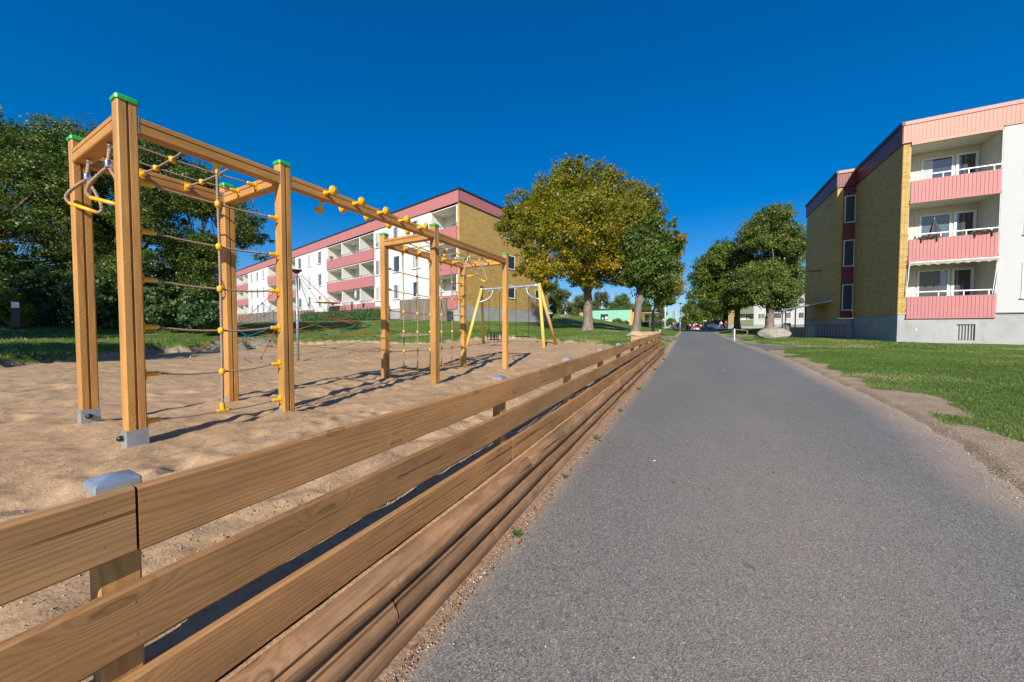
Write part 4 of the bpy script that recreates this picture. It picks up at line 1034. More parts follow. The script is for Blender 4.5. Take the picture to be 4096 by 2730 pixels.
def curtain(parent, F, s0, s1, t, z0, z1, mat='curtain'):
    n = max(6, int((s1 - s0) / .05)); b = MB()
    P = [F(s0 + (s1 - s0) * i / n, t + .0025 * math.sin(i * 1.9), z) for i in range(n + 1) for z in (z0, z1)]
    b.v = [tuple(p) for p in P]; b.f = [(2 * i, 2 * i + 2, 2 * i + 3, 2 * i + 1) for i in range(n)]; b.t = [.5] * n
    b.build('curtain', M[mat], parent)
def boards(parent, F, s0, s1, t, z0, z1, mat, w_=.125, th=.022, gap=.008, name='cladding_board', single=True, split=True):
    n = max(1, round((s1 - s0) / w_)); w2 = (s1 - s0) / n
    bk = MB().box(s0, s1, t - .004 + .004, t + .03, z0, z1, F)
    MB2 = MB()
    for i in range(n):
        a = s0 + i * w2
        if single: MB().box(a + gap / 2, a + w2 - gap / 2, t - th, t - .002, z0, z1, F).build(name, M[mat], parent)
        else: MB2.box(a + gap / 2, a + w2 - gap / 2, t - th, t - .002, z0, z1, F)
    bk.build('board_backing', M['eave'] if mat != 'cream' else M[mat], parent)
    if not single: MB2.build('cladding', M[mat], parent, kind='stuff')
def part(parent, F, name, mat, *boxes):
    b = MB()
    for q in boxes: b.box(*q, F)
    return b.build(name, M[mat], parent)

# ------------------------------------------------------------------ right-hand apartment block
RB = empty('apartment_block', (0, 0, 0), 'three-storey block at the right with yellow brick side, pink balconies and white rendered front', 'apartment building')
OX, OY = 8.52, 23.3; ca, sa = math.cos(R(.7)), math.sin(R(.7))
def FR(s, t, z): return (OX + s * ca - t * sa, OY + s * sa + t * ca, z)          # front face, s to the right, t inwards
def FW(s, t, z): return FR(t, s, z)                                             # west face: s away from the camera, t inwards
PZ = .775
part(RB, FR, 'plinth', 'concrete', (.0, 13, .0, .25, -1.2, PZ - .01), (.0, .25, .25, 5.2, -1.2, PZ - .012))
# pilaster and side wall
part(RB, FR, 'wall_core', 'mortar', (.012, .24, .012, 5.2, PZ, 8.85))
brick_wall(RB, FR, 0.0, .25, PZ, 8.8, name='brickwork', single=105, key=lambda c: abs(c[2] - 3))
brick_wall(RB, FW, 0.0, 5.2, PZ, 8.8, name='brickwork', single=190, key=lambda c: (c[0] // .8, abs(c[2] - 1.5)))
# second part of the side, stepped towards the path
FS = lambda s, t, z: FR(s, 5.2 + t, z)
part(RB, FR, 'plinth', 'concrete', (-.86, 0.0, 5.25, 11.5, -1.0, PZ - .014), (-.57, .25, 5.32, 5.6, -1.0, PZ - .018))
part(RB, FR, 'wall_core', 'mortar', (-.848, -.58, 5.212, 11.49, PZ, 8.85))
brick_wall(RB, FS, -.86, -.58, PZ, 8.8, name='brickwork')
brick_wall(RB, lambda s, t, z: FR(-.86 + t, 5.2 + s, z), 0.0, 6.3, PZ, 8.8, name='brickwork')
F5 = lambda s, t, z: FR(s, 5.24 + t, z)
for i, (z0, z1) in enumerate(((1.26, 2.86), (3.95, 5.56), (6.62, 8.26))):
    f = window(RB, F5, -.50, .02, z0, z1, .02, frame='whitef', glass='glass', name='stair_window', w_=.05)
for z0, z1 in ((PZ, 1.22), (2.88, 3.91), (5.58, 6.58), (8.28, 8.80)):
    boards(RB, F5, -.575, .018, .03, z0, z1, 'redshaded', w_=.148, name='cladding_board', th=.018)
part(RB, FR, 'wall_core', 'redshaded', (-.575, -.02, 5.29, 5.4, PZ, 8.8))
# fascia
FZ0, FZ1 = 8.80, 9.62
boards(RB, lambda s, t, z: FW(s, t, z), -.06, 5.2, -.045, FZ0, FZ1, 'redshaded', w_=.13, single=True)  # side fascia carries the shade-darkened tone, the sunlit front stays salmon
boards(RB, lambda s, t, z: FR(-.86 + t, 5.2 + s, z), -.10, 6.35, -.045, FZ0, FZ1, 'redshaded', w_=.13, single=True)
boards(RB, F5, -.93, .0, -.10, FZ0, FZ1, 'redshaded', w_=.13, single=True)
boards(RB, FR, -.045, 13, -.06, 8.83, FZ1, 'salmon', w_=.125, single=True)
part(RB, FR, 'fascia_strip', 'salmon', (.25, 3.03, -.078, -.03, 8.66, 8.828))
part(RB, FR, 'fascia_strip', 'salmon', (3.06, 13, -.10, -.02, 8.795, 8.825), (-.08, .26, -.10, .0, 8.80, 8.828))
part(RB, FR, 'roof_edge', 'salmon', (-.09, 13.1, -.115, .3, FZ1, 9.78))
part(RB, FW, 'roof_edge', 'eave', (-.12, 5.15, -.12, -.01, FZ1 + .002, 9.80)); part(RB, FR, 'roof_edge', 'eave', (-.98, -.88, 5.05, 11.6, FZ1 + .002, 9.80))
part(RB, FR, 'roof_edge', 'salmon', (-.98, .0, 5.06, 5.3, FZ1 + .004, 9.79))
part(RB, FR, 'roof', 'roof', (.0, 13, .02, 5.3, 9.60, 9.70), (-.85, 13, 5.31, 11.4, 9.60, 9.70))
# white part of the front
part(RB, FR, 'white_wall', 'whiter', (3.05, 13, -.06, .3, PZ + .02, 8.79))
part(RB, FR, 'drip_edge', 'iron', (3.03, 13, -.085, .0, PZ - .004, PZ + .018))
FWh = lambda s, t, z: FR(s, -.06 + t, z)
for z0, z1 in ((1.40, 2.92), (4.10, 5.62), (6.80, 8.32)):
    for s0 in (3.72, 6.6, 9.6): window(RB, FWh, s0, s0 + 1.3, z0, z1, -.0, w_=.07)
# balcony bays
for k, (zb, zt_, zr) in enumerate(((.60, 1.60, 1.82), (3.28, 4.28, 4.50), (5.99, 7.00, 7.22))):
    top = (3.28, 5.99, 8.66)[k]; fl = zb + .10
    part(RB, FR, 'balcony_floor', 'cream', (.25, 3.05, .0, 1.25, zb - .0, fl)) if k else part(RB, FR, 'balcony_floor', 'concrete', (.25, 3.05, .0, 1.25, zb - .06, fl))
    part(RB, FR, 'soffit', 'creamw', (.25, 3.05, .01, 1.25, top, top + .06) if k == 2 else (.25, 3.05, .012, 1.25, top - .012, top - .002))
    boards(RB, lambda s, t, z: FR(s, 1.25 + t, z), .25, 3.02, 0, fl, top - .012, 'cream', w_=.14, gap=.006, th=.012, single=False)
    boards(RB, lambda s, t, z: FR(3.02 + t, s, z), .0, 1.24, 0, fl, top - .012, 'cream', w_=.14, gap=.006, th=.012, single=False)
    part(RB, FR, 'side_wall', 'cream', (3.022, 3.05, -.05, 1.3, fl, top - .002)); part(RB, FR, 'side_wall', 'cream', (.25, .27, .02, 1.24, fl, top - .014))
    Fb = lambda s, t, z: FR(s, 1.235 + t, z)
    f = window(RB, Fb, 1.12, 2.18, fl + .75, fl + 2.26, -.0, w_=.06, glass='glassl' if k == 1 else 'glass', sill=False, proud=.03)
    curtain(f, Fb, 1.2, 1.5 if k else 1.9, -.004, fl + .85, fl + 2.18, 'curtain' if k == 2 else 'curtaind') if k != 1 else None
    f = window(RB, Fb, 2.26, 2.97, fl + .06, fl + 2.28, -.0, w_=.09, glass='glass', name='balcony_door', sill=False, proud=.035)
    curtain(f, Fb, 2.5 if k else 2.37, 2.86, -.004, fl + .2, fl + 2.18, 'curtaind')
    # front panel boards, rail, posts
    boards(RB, FR, .27, 3.03, -.05, zb + .02, zt_, 'pink', w_=.12, th=.024, gap=.010)
    part(RB, FR, 'panel_sill', 'pink', (.25, 3.05, -.085, -.02, zb - .03, zb + .018))
    part(RB, FR, 'handrail', 'whitef', (.25, 3.03, -.075, -.03, zr - .03, zr + .02))
    for s in (.50, 1.28, 2.06, 2.80): part(RB, FR, 'rail_post', 'whitef', (s, s + .035, -.065, -.045, zt_ - .05, zr - .03))
# grille below the balcony
g = empty('basement_grille', FR(2.1, -.03, 0), parent=RB); g.rotation_euler = (0, 0, 0)
go = -Vector(g.location)
b = MB(); b.box(1.93, 2.47, -.04, -.01, .275, .30, FR); b.box(2.45, 2.475, -.04, -.01, -.42, .30, FR)
o = b.build('frame', M['iron'], g); o.location = go
for k in range(5): o = MB().box(2.0 + .093 * k, 2.012 + .093 * k, -.035, -.015, -.42, .275, FR).build('bar', M['iron'], g); o.location = go
part(RB, FR, 'vent_plate', 'greyp', (.6, .68, -.012, 0, 0, .1))
# lamp on side wall, conduit
wl = empty('wall_lamp', (7.62, 31.0, 4.1), 'dark arm lamp with a thin conduit on the side wall of the right-hand block', 'wall lamp')
MB().tube([(0, 0, 0), (-.18, -.05, .0), (-.30, -.1, .02)], .035, 8).build('arm', M['iron'], wl, True)
MB().hexa([(-.30, -.06, -.02), (-.30, -.16, -.02), (-.85, -.2, -.01), (-.85, -.08, -.01), (-.30, -.06, .05), (-.30, -.16, .05), (-.85, -.2, .02), (-.85, -.08, .02)]).build('lamp_head', M['iron'], wl)
MB().tube([(.0, 0, -2.3), (0, 0, .5)], .018, 6).build('conduit', M['greyp'], wl)
# awning over the lowest balcony
aw = empty('awning', FR(1.6, -.1, 3.2), 'rolled grey striped awning with scalloped valance over the lowest balcony', 'awning'); ao = -Vector(aw.location)
def ab(b, n, mt): o = b.build(n, M[mt], aw); o.location = ao; return o
ab(MB().tube([FR(.27, -.14, 3.19), FR(3.05, -.14, 3.19)], .035, 8), 'front_rail', 'whitef')
n = 70; b = MB()
for i in range(n + 1):
    s = .30 + 2.72 * i / n; zz = 3.02 + .05 * abs(math.sin(math.pi * i / n * 9)); b.v += [FR(s, -.165 + .01 * math.sin(i), 3.18), FR(s, -.17 + .012 * math.sin(i * .9), zz)]
b.f = [(2 * i, 2 * i + 2, 2 * i + 3, 2 * i + 1) for i in range(n)]; b.t = [.5] * n
ab(b, 'valance', 'awning'); ab(MB().hexa([FR(.3, -.16, 3.16), FR(3.02, -.16, 3.16), FR(3.02, .02, 3.24), FR(.3, .02, 3.24), FR(.3, -.16, 3.17), FR(3.02, -.16, 3.17), FR(3.02, .02, 3.25), FR(.3, .02, 3.25)]), 'cloth', 'awning')
for s in (.285, 3.03):
    ab(MB().tube([FR(s, -.14, 3.18), FR(s - .02, -.13, 2.5), FR(s - .06, -.09, 1.62)], .016, 6), 'arm', 'whitef')
ab(MB().tube([FR(2.99, -.13, 3.15), FR(2.95, -.12, 2.4), FR(2.9, -.1, 1.62)], .014, 6), 'arm', 'whitef')
# folded parasol on the middle balcony
pr = empty('folded_parasol', FR(1.25, .35, 3.4), 'folded dark grey parasol standing on the middle balcony', 'parasol')
MB().lathe([(.012, 0), (.012, 2.2), (.0001, 2.21)], 8).build('pole', M['whitef'], pr)
b = MB(); secs = []
for k in range(9):
    t = k / 8; z = 1.0 + 1.15 * t; r = .34 * (1 - t) ** .9 + .012
    secs.append([((r * (1 + .35 * math.cos(5 * th)) * math.cos(th) + .08 * (1 - t)), r * (.6 + .25 * math.cos(5 * th)) * math.sin(th), z + .06 * math.sin(3 * th) * (1 - t)) for th in [2 * math.pi * j / 24 for j in range(24)]])
b.loft(secs).build('canopy', M['parasol'], pr, True); pr.scale = (.62, .62, .86)
# flower boxes
def leafball(name, c, r, n, size, mat, parent=None, seed=0, flat=(1, 1, 1)):
    g = np.random.default_rng(seed); p = g.normal(0, 1, (n, 3)); p /= np.linalg.norm(p, axis=1)[:, None]; p *= (g.random((n, 1)) ** .4) * r; p *= np.array(flat); p += np.array(c)
    return leaves(name, p, size, mat, parent, g)
def leaves(name, P, size, mat, parent, g, outd=None, tint=None, aspect=.5):
    n = len(P); nr = g.normal(0, 1, (n, 3)); nr[:, 2] += .5
    if outd is not None: nr += outd * .9
    nr /= np.linalg.norm(nr, axis=1)[:, None]; t = g.normal(0, 1, (n, 3)); t -= nr * (t * nr).sum(1)[:, None]; t /= np.linalg.norm(t, axis=1)[:, None]; b = np.cross(nr, t)
    L = (size * g.uniform(.65, 1.3, n))[:, None] * .5; Wd = L * aspect
    V = np.stack([P - t * L, P + b * Wd + nr * L * .12, P + t * L, P - b * Wd + nr * L * .12], 1).reshape(-1, 3); F = np.arange(4 * n).reshape(-1, 4)
    return inst(name, arr_mesh(name, V, F, mat, g.random(n) if tint is None else tint), parent)
for s0, s1, zb_, lb in ((.5, 1.3, 4.30, 'balcony box of purple and white flowers, left on the middle balcony'), (2.15, 2.95, 4.33, 'balcony box of red flowers and green leaves, right on the middle balcony')):
    fb = empty('flower_box', FR((s0 + s1) / 2, -.13, zb_ - .0), lb, 'flower box', 'flower boxes on the middle balcony'); fo = -Vector(fb.location)
    for s in (s0 + .15, s1 - .15): o = MB().box(s, s + .03, -.14, -.075, zb_ - .2, zb_, FR).build('hook', M['iron'], fb); o.location = fo
    o = leafball('flowers', Vector(FR((s0 + s1) / 2, -.08, zb_)), 1, 900, .05, L_FLOW, fb, 3, (.42, .06, .09)); o.location = fo
# canopy, rails and ramp at the side entrance
en = empty('entrance_canopy', (0, 0, 0), 'sloping grey canopy on dark posts at the entrance of the right-hand block', 'canopy')
b = MB(); P0, P1 = (7.63, 28.9), (5.6, 31.0)
b.hexa([(7.64, 28.85, 1.86), (7.64, 32.6, 1.86), (5.25, 32.6, 1.38), (5.25, 30.2, 1.38), (7.64, 28.85, 1.96), (7.64, 32.6, 1.96), (5.25, 32.6, 1.46), (5.25, 30.2, 1.46)]); b.build('roof', M['steel'], en)
for x, y in ((5.35, 30.35), (5.65, 31.0), (6.2, 31.0), (6.75, 31.0)):
    MB().box(x - .03, x + .03, y - .03, y + .03, -.6, 1.36 + .2 * (x - 5.3)).build('post', M['iron'], en)
rl = empty('entrance_railing', (0, 0, 0), 'black metal railing in front of the side entrance', 'railing')
def railing(p, q, z0, z1, n, e):
    p, q = Vector((*p, 0)), Vector((*q, 0))
    for z in (z0, z1): MB().tube([p + Vector((0, 0, z)), q + Vector((0, 0, z))], .016, 6).build('rail', M['iron'], e)
    for k in range(n + 1):
        c = p.lerp(q, k / n); MB().tube([c + Vector((0, 0, z0 - (.12 if k in (0, n) else 0))), c + Vector((0, 0, z1))], .011, 5).build('baluster', M['iron'], e)
railing((6.72, 28.9), (8.05, 28.15), -.38, .35, 11, rl); railing((5.4, 30.3), (5.9, 29.7), -.38, .33, 10, rl); railing((5.95, 29.6), (6.65, 28.95), -.38, .34, 10, rl)
part(None, None, 'entrance_step', 'slab', (5.3, 8.0, 28.4, 29.0, -.8, -.47)); tag(bpy.data.objects['entrance_step'], kind='structure')
rd = empty('round_reflector', (7.95, 28.0, .05), 'round orange disc fixed to the railing by the entrance', 'reflector'); MB().lathe([(.0001, -.01), (.09, -.01), (.09, .01), (.0001, .01)], 18, Matrix.Rotation(R(90), 4, 'X')).build('disc', M['orange'], rd)
asn = empty('a_board', at(3147, 1311, 25), 'blank black A-board standing behind the boulder', 'sign board')
MB().hexa([(-.22, -.05, -.25), (.22, -.05, -.25), (.22, -.02, -.25), (-.22, -.02, -.25), (-.18, .05, .32), (.24, .05, .32), (.24, .08, .32), (-.18, .08, .32)]).build('board', M['blackp'], asn)
MB().hexa([(-.22, .30, -.25), (.22, .30, -.25), (.22, .33, -.25), (-.22, .33, -.25), (-.18, .085, .32), (.24, .085, .32), (.24, .11, .32), (-.18, .11, .32)]).build('board', M['blackp'], asn)

# ------------------------------------------------------------------ long block at the left
LB = empty('apartment_block', (0, 0, 0), 'long three-storey white block behind the playground with pink balconies and yellow brick gable', 'apartment building')
aF, aE = R(79.4), R(8.0); C0 = np.array([-16.74, 22.48]); uF = np.array([-math.sin(aF), math.cos(aF)]); uE = np.array([-math.sin(-aE), math.cos(aE)])
def FF(s, t, z): p = C0 + uF * s + uE * t; return (p[0], p[1], z)
def FE(s, t, z): p = C0 + uE * s + uF * t; return (p[0], p[1], z)
LZ = 2.05
part(LB, FF, 'plinth', 'concrete', (0, 95, 0, 14.2, -.2, LZ - .005))
part(LB, FE, 'wall_core', 'mortar', (.012, 14.19, .012, .3, LZ, 10.3)); 
holes = [(s, s + 1.34, z0, z1) for s in (6.3, 11.3) for z0, z1 in ((3.05, 4.36), (5.83, 7.18), (8.62, 9.95))]
brick_wall(LB, FE, 0, 14.2, LZ, 10.26, holes=holes); brick_wall(LB, FF, 0, .22, LZ, 10.26)
for s0, s1, z0, z1 in holes: window(LB, FE, s0, s1, z0, z1, .0, w_=.09, proud=.02, sill=True)
part(LB, FF, 'roof', 'roof', (.05, 95, .05, 14.1, 10.9, 11.1))
boards(LB, FE, -.05, 14.25, -.08, 10.26, 11.12, 'pink', w_=.19, single=False, gap=.02, th=.03)
boards(LB, FF, -.05, 95, -.10, 10.16, 11.12, 'pink', w_=.16, single=False, gap=.006, th=.014)
part(LB, FF, 'roof_edge', 'eave', (-.14, 95, -.15, .1, 11.12, 11.27)); part(LB, FE, 'roof_edge', 'eave', (-.12, 14.4, -.15, .1, 11.122, 11.272))
segs = [(.22, 3.59, 'b', 0), (3.59, 12.67, 'w', 0), (12.67, 23.54, 'b', 1), (23.54, 33.33, 'w', 0), (33.33, 44.86, 'b', 1), (44.86, 55.24, 'w', 0), (55.24, 66.5, 'b', 1), (66.5, 77.0, 'w', 0), (77, 95, 'b', 1)]
for a, b_, kind, dv in segs:
    if kind == 'w':
        part(LB, FF, 'white_wall', 'white', (a, b_, -.02, .4, LZ, 10.15))
        FFw = lambda s, t, z: FF(s, -.02 + t, z)
        for z0, z1 in ((2.95, 4.42), (5.52, 7.12), (8.30, 9.88)):
            for o_ in (1.45, 4.55, 7.75):
                if a + o_ + 1.15 < b_:
                    f = window(LB, FFw, a + o_, a + o_ + 1.12, z0, z1, .0, w_=.09, glass=random.choice(['glass', 'glassl', 'glassl']), proud=.03)
                    if a < 30 and random.random() < .6: curtain(f, FFw, a + o_ + .12, a + o_ + random.choice([.45, .95]), -.012, z0 + .1, z1 - .1)
    else:
        part(LB, FF, 'back_wall', 'creamw', (a, b_, 1.5, 1.7, LZ, 10.2))
        for zb, zt_, zr, top in ((1.72, 2.85, 3.12, 4.52), (4.55, 5.64, 5.86, 7.16), (7.30, 8.38, 8.60, 9.98)):
            part(LB, FF, 'balcony_slab', 'creamw', (a, b_, .0, 1.5, zb, zb + .14)); part(LB, FF, 'soffit', 'creamw', (a, b_, .0, 1.5, top, top + .06))
            boards(LB, FF, a, b_, -.06, zb, zt_, 'pink', w_=.16, single=False, gap=.006, th=.014)
            part(LB, FF, 'handrail', 'steel', (a, b_, -.075, -.04, zr - .03, zr + .02))
            n = max(3, int((b_ - a) / (.62 if a < 50 else 1.2)))
            q = MB()
            for k in range(n + 1): s = a + .05 + (b_ - a - .13) * k / n; q.box(s, s + .035, -.07, -.045, zt_ - .02, zr - .03, FF)
            q.build('rail_posts', M['steel'], LB)
            sl = [a] + ([a + 2.93, a + 7.0] if dv else []) + [b_ - .14]
            for s in sl: part(LB, FF, 'divider', 'creamw', (s, s + .14, .0 if s > a else .002, 1.5, zb + .14, top))
            for s in sl[:-1]:
                if a < 50:
                    f = window(LB, lambda s_, t, z: FF(s_, 1.5 + t, z), s + .45, s + 1.15, zb + .16, zb + 2.2, .0, w_=.09, name='balcony_door', sill=False)
                    f = window(LB, lambda s_, t, z: FF(s_, 1.5 + t, z), s + 1.3, s + 2.4, zb + .95, zb + 2.2, .0, w_=.09, sill=False, glass='glassl')
part(LB, FF, 'stair_door', 'iron', (17.2, 17.5, -.09, -.065, 2.0, 3.1))
# sunshade and covered chair on ground-floor balcony of the left block
us = empty('garden_parasol', FF(21.2, -1.0, 1.1), 'open pastel striped parasol on the ground floor terrace of the left block', 'parasol')
MB().lathe([(.02, 0), (.02, 2.5), (.0001, 2.52)], 6).build('pole', M['whitef'], us)
M['pastel'] = plain('pastel_cloth', (.75, .62, .38), .8, .15, 2); M['pastel2'] = plain('pastel_pink_cloth', (.75, .38, .36), .8, .1, 2)
for k in range(16):
    a0, a1 = 2 * math.pi * k / 16, 2 * math.pi * (k + 1) / 16; q = MB()
    q.quadface([(0, 0, 2.55), (.85 * math.cos(a0), .85 * math.sin(a0), 2.38), (.85 * math.cos(a1), .85 * math.sin(a1), 2.38)])
    q.quadface([(.85 * math.cos(a0), .85 * math.sin(a0), 2.38), (1.45 * math.cos(a0), 1.45 * math.sin(a0), 2.05), (1.45 * math.cos(a1), 1.45 * math.sin(a1), 2.05), (.85 * math.cos(a1), .85 * math.sin(a1), 2.38)])
    q.build('panel', M['pastel' if k % 2 else 'pastel2'], us)
gu = empty('covered_parasol', FF(14.3, -1.2, 1.1), 'closed parasol under a grey cover by the terrace fence', 'parasol')
MB().lathe([(.02, 0), (.02, 1.9)], 6).build('pole', M['whitef'], gu); MB().lathe([(.05, 1.9), (.16, 2.0), (.2, 2.3), (.17, 2.75), (.06, 3.0), (.0001, 3.02)], 10).build('cover', M['steel'], gu, True)
pf = empty('potted_flower', FF(22.2, -.08, 8.4), 'potted red flower on the top balcony rail of the left block', 'potted plant')
MB().lathe([(.08, -.15), (.12, .05)], 10).build('pot', M['slab'], pf); leafball('flower', (0, 0, .25), .22, 160, .12, leaf_mat('red_bloom', [(0, (.05, .15, .03)), (.4, (.5, .02, .06)), (1, (.7, .03, .1))], .2), pf, 5)

# terrace fences of upright slats, hedge in front
slatm = MB().box(-.05, .05, -.012, .012, 0, 1.0).mesh('slat', M['slat'])
def slat_fence(s0, s1, t, h, label, step=.13):
    e = empty('slat_fence', (0, 0, 0), label, 'fence', 'slat fences in front of the left block'); n = int((s1 - s0) / step)
    for k in range(n):
        s = s0 + step * k; p = FF(s, t, 0); z = T1(p[0], p[1]) - .03
        if step * n > 0: o = inst('slat', slatm, e, (p[0], p[1], z + random.uniform(0, .02)), (0, 0, aF + math.pi / 2 + random.uniform(-.02, .02)), (1, 1, h))
    for k in range(int((s1 - s0) / 1.9) + 1):
        s = s0 + 1.9 * k; p = FF(s, t - .06, 0); z = T1(p[0], p[1]); MB().box(p[0] - .05, p[0] + .05, p[1] - .05, p[1] + .05, z - .1, z + h + .02).build('post', M['slat'], e)
    q = MB()
    for zz in (.35, h - .3):
        n2 = max(2, int((s1 - s0) / 1.5))
        for k in range(n2):
            a, b2 = s0 + (s1 - s0) * k / n2, s0 + (s1 - s0) * (k + 1) / n2; pa, pb = FF(a, t + .03, 0), FF(b2, t + .03, 0); za, zb = T1(pa[0], pa[1]) + zz, T1(pb[0], pb[1]) + zz
            q.hexa([(pa[0], pa[1], za), (pb[0], pb[1], zb), (pb[0], pb[1] + .03, zb), (pa[0], pa[1] + .03, za), (pa[0], pa[1], za + .08), (pb[0], pb[1], zb + .08), (pb[0], pb[1] + .03, zb + .08), (pa[0], pa[1] + .03, za + .08)])
    q.build('rails', M['slat'], e)
slat_fence(.2, 6.6, -1.2, 1.75, 'tall weathered slat fence nearest the brick gable')
slat_fence(7.5, 14.3, -1.6, 1.25, 'low weathered slat fence behind the trimmed hedge')
slat_fence(15.8, 17.2, -1.6, 1.45, 'short weathered slat fence piece beside the covered parasol')
slat_fence(24.0, 34.0, -1.4, 1.35, 'weathered slat fence left of the pastel parasol')
slat_fence(36.0, 56.0, -1.4, 1.5, 'farthest weathered slat fence along the left block', .16)

# ------------------------------------------------------------------ other buildings
GB = empty('nursery_building', (0, 0, 0), 'low mint green pavilion with flat roof beyond the grassy mound', 'building')
g0 = at(2521, 1290, 56)
def FG(s, t, z): return (g0[0] - s * .995, g0[1] - s * .05 + t, z)
gz = .75
part(GB, FG, 'plinth', 'cream', (0, 6.6, .03, 8, gz - .8, gz + .95)); part(GB, FG, 'mint_wall', 'mint', (.02, 6.5, .0, 8, gz + .96, gz + 2.72))
boards(GB, FG, .03, 6.45, -.0, gz + .96, gz + 2.70, 'mint', w_=.2, single=False, gap=.02, th=.015)
part(GB, FG, 'brick_wall', 'brick', (6.5, 9.6, .02, 8, gz - .5, gz + 2.4)); part(GB, FG, 'brick_wall', 'brick', (-.25, .02, -.05, 8, gz - .8, gz + 2.72))
part(GB, FG, 'brick_wall', 'brick', (-1.2, -.25, .6, 8, gz - .8, gz + 2.70))
part(GB, FG, 'roof', 'roof', (-1.4, 6.9, -.25, 8.2, gz + 2.74, gz + 2.86)); part(GB, FG, 'roof', 'eave', (6.9, 9.9, -.15, 8.2, gz + 2.42, gz + 2.52)); part(GB, FG, 'canopy', 'salmon', (-4.2, -1.4, .2, 3, gz + 2.0, gz + 2.12))
f = window(GB, FG, 3.55, 4.75, gz + 1.02, gz + 1.95, -.03, w_=.06, frame='iron', sill=False, mull=[4.15])
part(f, FG, 'paper', 'whitef', (3.62, 4.0, -.055, -.045, gz + 1.1, gz + 1.55), (4.3, 4.5, -.055, -.045, gz + 1.1, gz + 1.4))
b2_ = empty('storage_box', at(2573, 1293, 60), 'small brown shed opening beside the nursery building', 'shed'); MB().box(-.9, .9, 0, 1.5, -1.2, .3).build('wall', M['slab'], b2_); MB().box(-.3, .8, -.03, 0, -1.2, .1).build('opening', M['iron'], b2_)

WB = empty('apartment_block', (0, 0, 0), 'grey and white rendered block with olive balcony panels behind the right-hand trees', 'apartment building')
w0, w1_ = at(2912, 1315, 76), at(3245, 1315, 66)
wd = np.array([w1_[0] - w0[0], w1_[1] - w0[1]]); wl_ = np.hypot(*wd); wd /= wl_; wn = np.array([-wd[1], wd[0]])
def FB(s, t, z): return (w0[0] + wd[0] * s + wn[0] * t, w0[1] + wd[1] * s + wn[1] * t, z)
def sx(px, tt=0):       # position along the front for a pixel column
    r_ = at(px, 1300, 1); A_ = np.array([[r_[0], -wd[0]], [r_[1], -wd[1]]]); return float(np.linalg.solve(A_, w0[:2])[1])
L_ = wl_ + 6
part(WB, FB, 'plinth', 'concrete', (0, L_, 0, 10, -.6, 1.25))
part(WB, FB, 'brick_wall', 'brickdark', (0, sx(2937), -.0, 10, 1.25, 8.6))
sA, sB, sC = sx(2937), sx(2958), sx(3014)
part(WB, FB, 'stair_panel', 'olive', (sA, sB, .05, 10, 1.25, 8.6)); part(WB, FB, 'back_wall', 'cream', (sB, sC, 1.2, 10, 1.25, 8.6)); part(WB, FB, 'white_wall', 'greyp', (sC, L_, 0, 10, 1.25, 8.6))
for k in range(3):
    z = 1.0 + 2.75 * k
    boards(WB, FB, sB, sC, -.06, z + .0, z + 1.25, 'olive', w_=.3, single=False, gap=.02); part(WB, FB, 'handrail', 'whitef', (sB, sC, -.1, -.05, z + 1.35, z + 1.42)); part(WB, FB, 'slab', 'greyp', (sB, sC, 0, 1.2, z - .12, z))
    window(WB, FB, (sA + sB) / 2 - .4, (sA + sB) / 2 + .4, z + .6, z + 2.4, .04, w_=.1)
    Fq_ = lambda s, t, zz: FB(s, 1.2 + t, zz)
    window(WB, Fq_, sB + .8, sC - .5, z + .95, z + 2.3, 0, w_=.1, mull=[(sB + sC) / 2])
    for a_, b__ in ((3028, 3082), (3092, 3128), (3140, 3166), (3190, 3226)): window(WB, FB, sx(a_), sx(b__), z + 1.35, z + 2.65, .0, w_=.12, mull=[(sx(a_) + sx(b__)) / 2 + .3] if a_ in (3028, 3190) else None)
part(WB, FB, 'roof', 'roof', (-.3, L_, -.3, 10, 8.6, 8.8)); part(WB, FB, 'entrance_canopy', 'iron', (-3.2, 0, .5, 2.5, 2.35, 2.47))
FBld = empty('distant_house', at(2722, 1306, 120), 'low grey house far down the path behind the blue car', 'building'); MB().box(-3.2, 5, 0, 8, -1.5, 1.1).build('wall', M['greyp'], FBld); MB().hexa([(-3.5, -.3, 1.1), (5.3, -.3, 1.1), (5.3, 8.3, 1.1), (-3.5, 8.3, 1.1), (-3.5, -.3, 1.25), (5.3, -.3, 1.6), (5.3, 8.3, 1.6), (-3.5, 8.3, 1.25)]).build('roof', M['eave'], FBld)
FBl2 = empty('distant_house', at(2770, 1309, 125), 'white house wall glimpsed between far trunks at the end of the path', 'building'); MB().box(-5, 14, 0, 6, -1.5, 1.0).build('wall', M['whitef'], FBl2); MB().box(-5.2, 14.2, -.2, 6.2, 1.0, 1.3).build('roof', M['salmon'], FBl2)

